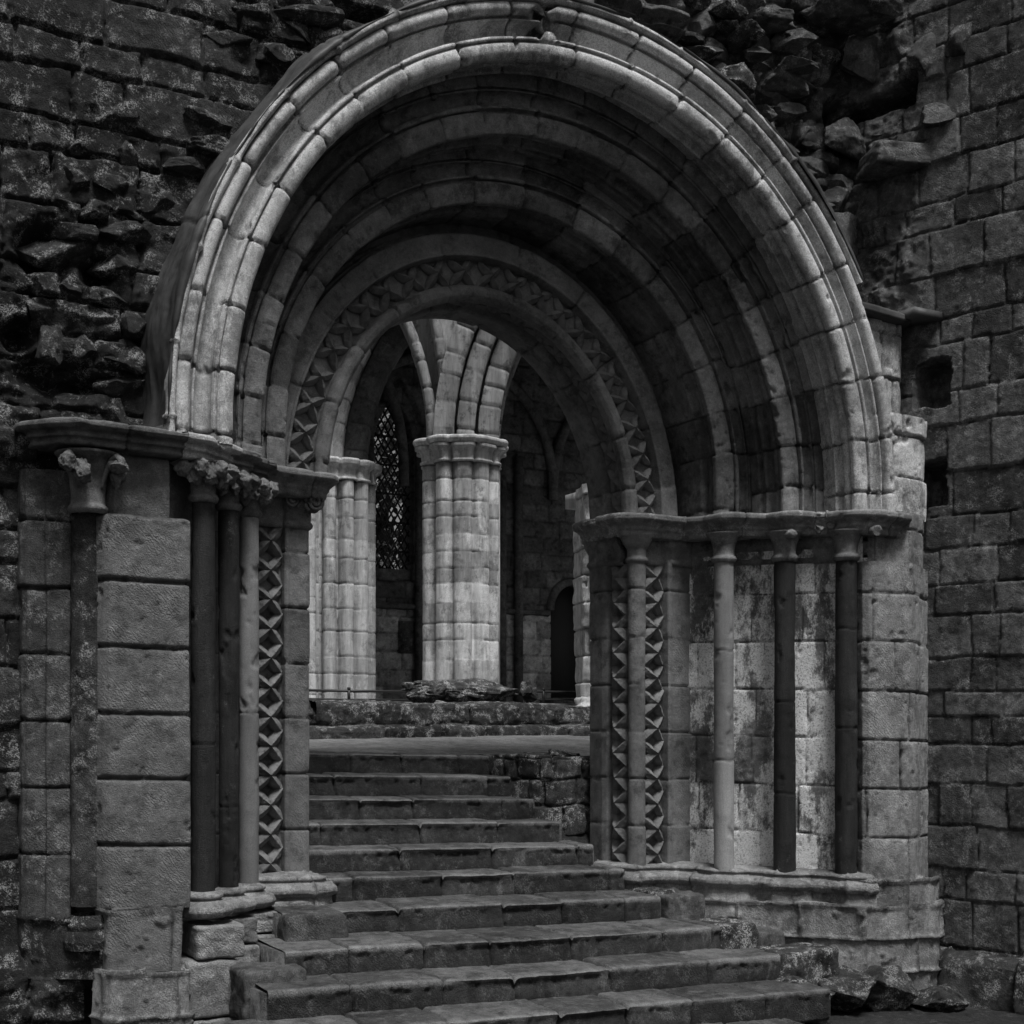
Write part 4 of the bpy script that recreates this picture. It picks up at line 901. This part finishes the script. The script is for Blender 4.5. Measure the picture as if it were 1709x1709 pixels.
# ---- chapel behind
YB = 24.0
ch = thing('vaulted_chapel', (12, YB, .31), 'dark vaulted chapel behind the clustered piers with lancet window and low door', 'chapel')
wx0, wx1 = ray(631) * YB, ray(691) * YB
def zb(py, px=660, Y=YB): return at(px, py, Y)[2]
zsill = zb(948); zap = zb(668)
def lancet(U, V, x0, x1, zspr, grow=0.):
    c_ = (x0 + x1) / 2; hw = (x1 - x0) / 2 + grow; R_ = hw * 2.6
    h = np.maximum(V - zspr, 0); inner = R_ - np.sqrt(np.maximum(R_ * R_ - h * h, 0))
    return np.abs(U - c_) < np.maximum(hw - inner, -1)
zspr = zap - (wx1 - wx0) / 2 * math.sqrt(2.6 ** 2 - 1.6 ** 2)
dx0, dx1 = ray(921) * YB, ray(985) * YB; dz1 = zb(975, 945); dzs = dz1 - .55
u = np.arange(5.0, 22, .035); v = np.arange(.2, 8.2, .035); Ug, Vg = np.meshgrid(u, v, indexing='ij')
P = np.stack([Ug, YB + 0 * Ug, Vg], -1)
D, T = masonry(P, u, v, np.arange(.1, 8.6, .34), jm=.55, seed=281, jw=.016, jd=.03, off=.012, tvar=.4, mort=.5, wob=.02)
win = lancet(Ug, Vg, wx0, wx1, zspr) & (Vg > zsill)
dr_ = (np.abs(Ug - (dx0 + dx1) / 2) < (dx1 - dx0) / 2) & (Vg < dzs + .55 * np.sqrt(np.maximum(1 - ((Ug - (dx0 + dx1) / 2) / ((dx1 - dx0) / 2)) ** 2, 0)))
w1 = lancet(Ug, Vg, wx0, wx1, zspr, .22) & (Vg > zsill - .25)
D = D - .12 * w1 * ~win
T = T * np.where(Vg < zb(1015), 3.2, 1.0)  # vault's shade put into the tone: upper wall darker than below the string course
surf('back_wall', P, M_chapel, ch, D, T, .012, 3, 282, mask=~(win | dr_), rim=.5)
# blank panel and string course
V, Fc = boxpts(ray(664) * YB, ray(712) * YB, YB - .04, YB + .2, zb(1090), zb(1036)); link_mesh('blank_panel', V, Fc, M_wallr, ch)
pth, A_, B_ = plan_path([(ray(612) * YB, YB), (ray(690) * YB + .6, YB)], .03, 0, 0)
zc = zb(1012)
sweep('string_course', pth, A_, B_, [(0, zc - .06), (.10, zc - .04), (.13, zc), (.10, zc + .05), (0, zc + .06)], M_chapel, ch, jm=1., seed=283, amp=.02)
pth, A_, B_ = plan_path([(ray(832) * YB, YB), (dx0 - .1, YB)], .03, 0, 0); zc = zb(1022, 870)
sweep('string_course', pth, A_, B_, [(0, zc - .06), (.10, zc - .04), (.13, zc), (.10, zc + .05), (0, zc + .06)], M_chapel, ch, jm=1., seed=284, amp=.02)
# door hood and leaf
t = np.linspace(0, PI, 60); hx = (dx1 - dx0) / 2; hood_p = np.column_stack([(dx0 + dx1) / 2 - (hx + .05) * np.cos(t), np.full(60, YB), dzs + .6 * np.sin(t)])
V, Fc = tube(hood_p, .09, 10); link_mesh('door_hood', V, Fc, M_chapel, ch)
V, Fc = boxpts(dx0 - .1, dx1 + .1, YB + .35, YB + .42, .3, dz1 + .2); link_mesh('door_leaf', V, Fc, M_void, ch)
for k in range(2):
    V, Fc = boxpts(dx0 - .5 + .2 * k, dx1 + .6, YB - 1.0 + .4 * k, YB + .3, .3, .45 + .15 * k); link_mesh('door_step', V, Fc, M_chapel, ch)
# thin wall shafts, side walls and vault
for px in (604, 616, 700, 838, 866):
    x = ray(px) * (YB - .12); V, Fc = tube([(x, YB - .1, .3), (x, YB - .1, 5.4)], .09, 14); link_mesh('wall_shaft', V, Fc, M_chapel, ch)
for nm, x0, x1, y0, y1, z0, z1 in (('side_wall_panel', 4.6, 5.0, 18.6, 24.4, .2, 8.2), ('side_wall_panel', 21.6, 22., 17.6, 24.4, .2, 8.2), ('vault_roof', 4.6, 22, 18.4, 24.5, 8.0, 8.4)):
    V, Fc = boxpts(x0, x1, y0, y1, z0, z1); link_mesh(nm, V, Fc, M_chapel, ch)
V, Fc = boxpts(4.6, 22, 18.3, 18.7, 7.0, 8.4); link_mesh('gable_wall', V, Fc, M_chapel, ch)
for (xa, xb_) in ((8.3, 10.9), (9.6, 14.2), (14.2, 18.8)):
    t = np.linspace(0, PI, 60); q = np.column_stack([(xa + xb_) / 2 - (xb_ - xa) / 2 * np.cos(t), YB - .1 - 0 * t, 4.6 + 2.6 * np.sin(t) ** .8])
    V, Fc = tube(q, .10, 10); link_mesh('vault_rib', V, Fc, M_chapel, ch)
# leaded lattice
bars = []
W_ = wx1 - wx0; H_ = zap - zsill; cwx = (wx0 + wx1) / 2; st = W_ / 4.4; sl_ = 1.75
def in_l(x, z): return bool(lancet(np.array(x), np.array(z), wx0, wx1, zspr, .01)) and z > zsill
for sg in (1, -1):
    for k in range(-4, 26):
        c_ = zsill - .6 + k * st * sl_ * .8
        pts = [(x, c_ + sg * (x - cwx) * sl_) for x in np.linspace(wx0, wx1, 30)]
        pts = [(x, z) for x, z in pts if in_l(x, z)]
        if len(pts) > 2: bars.append(tube([(pts[0][0], YB + .25, pts[0][1]), (pts[-1][0], YB + .25, pts[-1][1])], .018, 6))
for z in np.arange(zsill + .35, zap - .5, .55): bars.append(tube([(wx0, YB + .27, z), (wx1, YB + .27, z)], .022, 6))
V, Fc = join(bars); wn = link_mesh('window_lattice', V, Fc, M_iron, ch)
# tree outside the lancet
tr = thing('tree', (12.6, 28.5, .2), 'leafy tree glimpsed through the leaded lancet window', 'tree')
V, Fc = tube([(12.6, 28.5, -.5), (12.65, 28.5, 2), (12.5, 28.6, 4.5), (12.7, 28.5, 7)], [.25, .2, .14, .05], 10); link_mesh('trunk', V, Fc, M_void, tr)
r_ = np.random.RandomState(3); n = 9000
cc = np.column_stack([12.6 + r_.normal(0, 1.3, n), 28.5 + r_.normal(0, .8, n), 5 + r_.normal(0, 2.0, n)])
keep = fbm(cc, .9, 9, 3) > -.12; cc = cc[keep]; n = len(cc)
a1 = r_.normal(size=(n, 3)); a1 /= np.linalg.norm(a1, axis=1, keepdims=True); a2 = np.cross(a1, r_.normal(size=(n, 3))); a2 /= np.linalg.norm(a2, axis=1, keepdims=True)
s = r_.uniform(.06, .13, (n, 1)); V = np.stack([cc - a1 * s, cc - a2 * s * .6, cc + a1 * s, cc + a2 * s * .6], 1).reshape(-1, 3)
link_mesh('crown', V, np.arange(4 * n).reshape(n, 4), M_leaf, tr, smooth=False)
print('scene built', sum(len(o.data.vertices) for o in bpy.data.objects if o.type == 'MESH'))
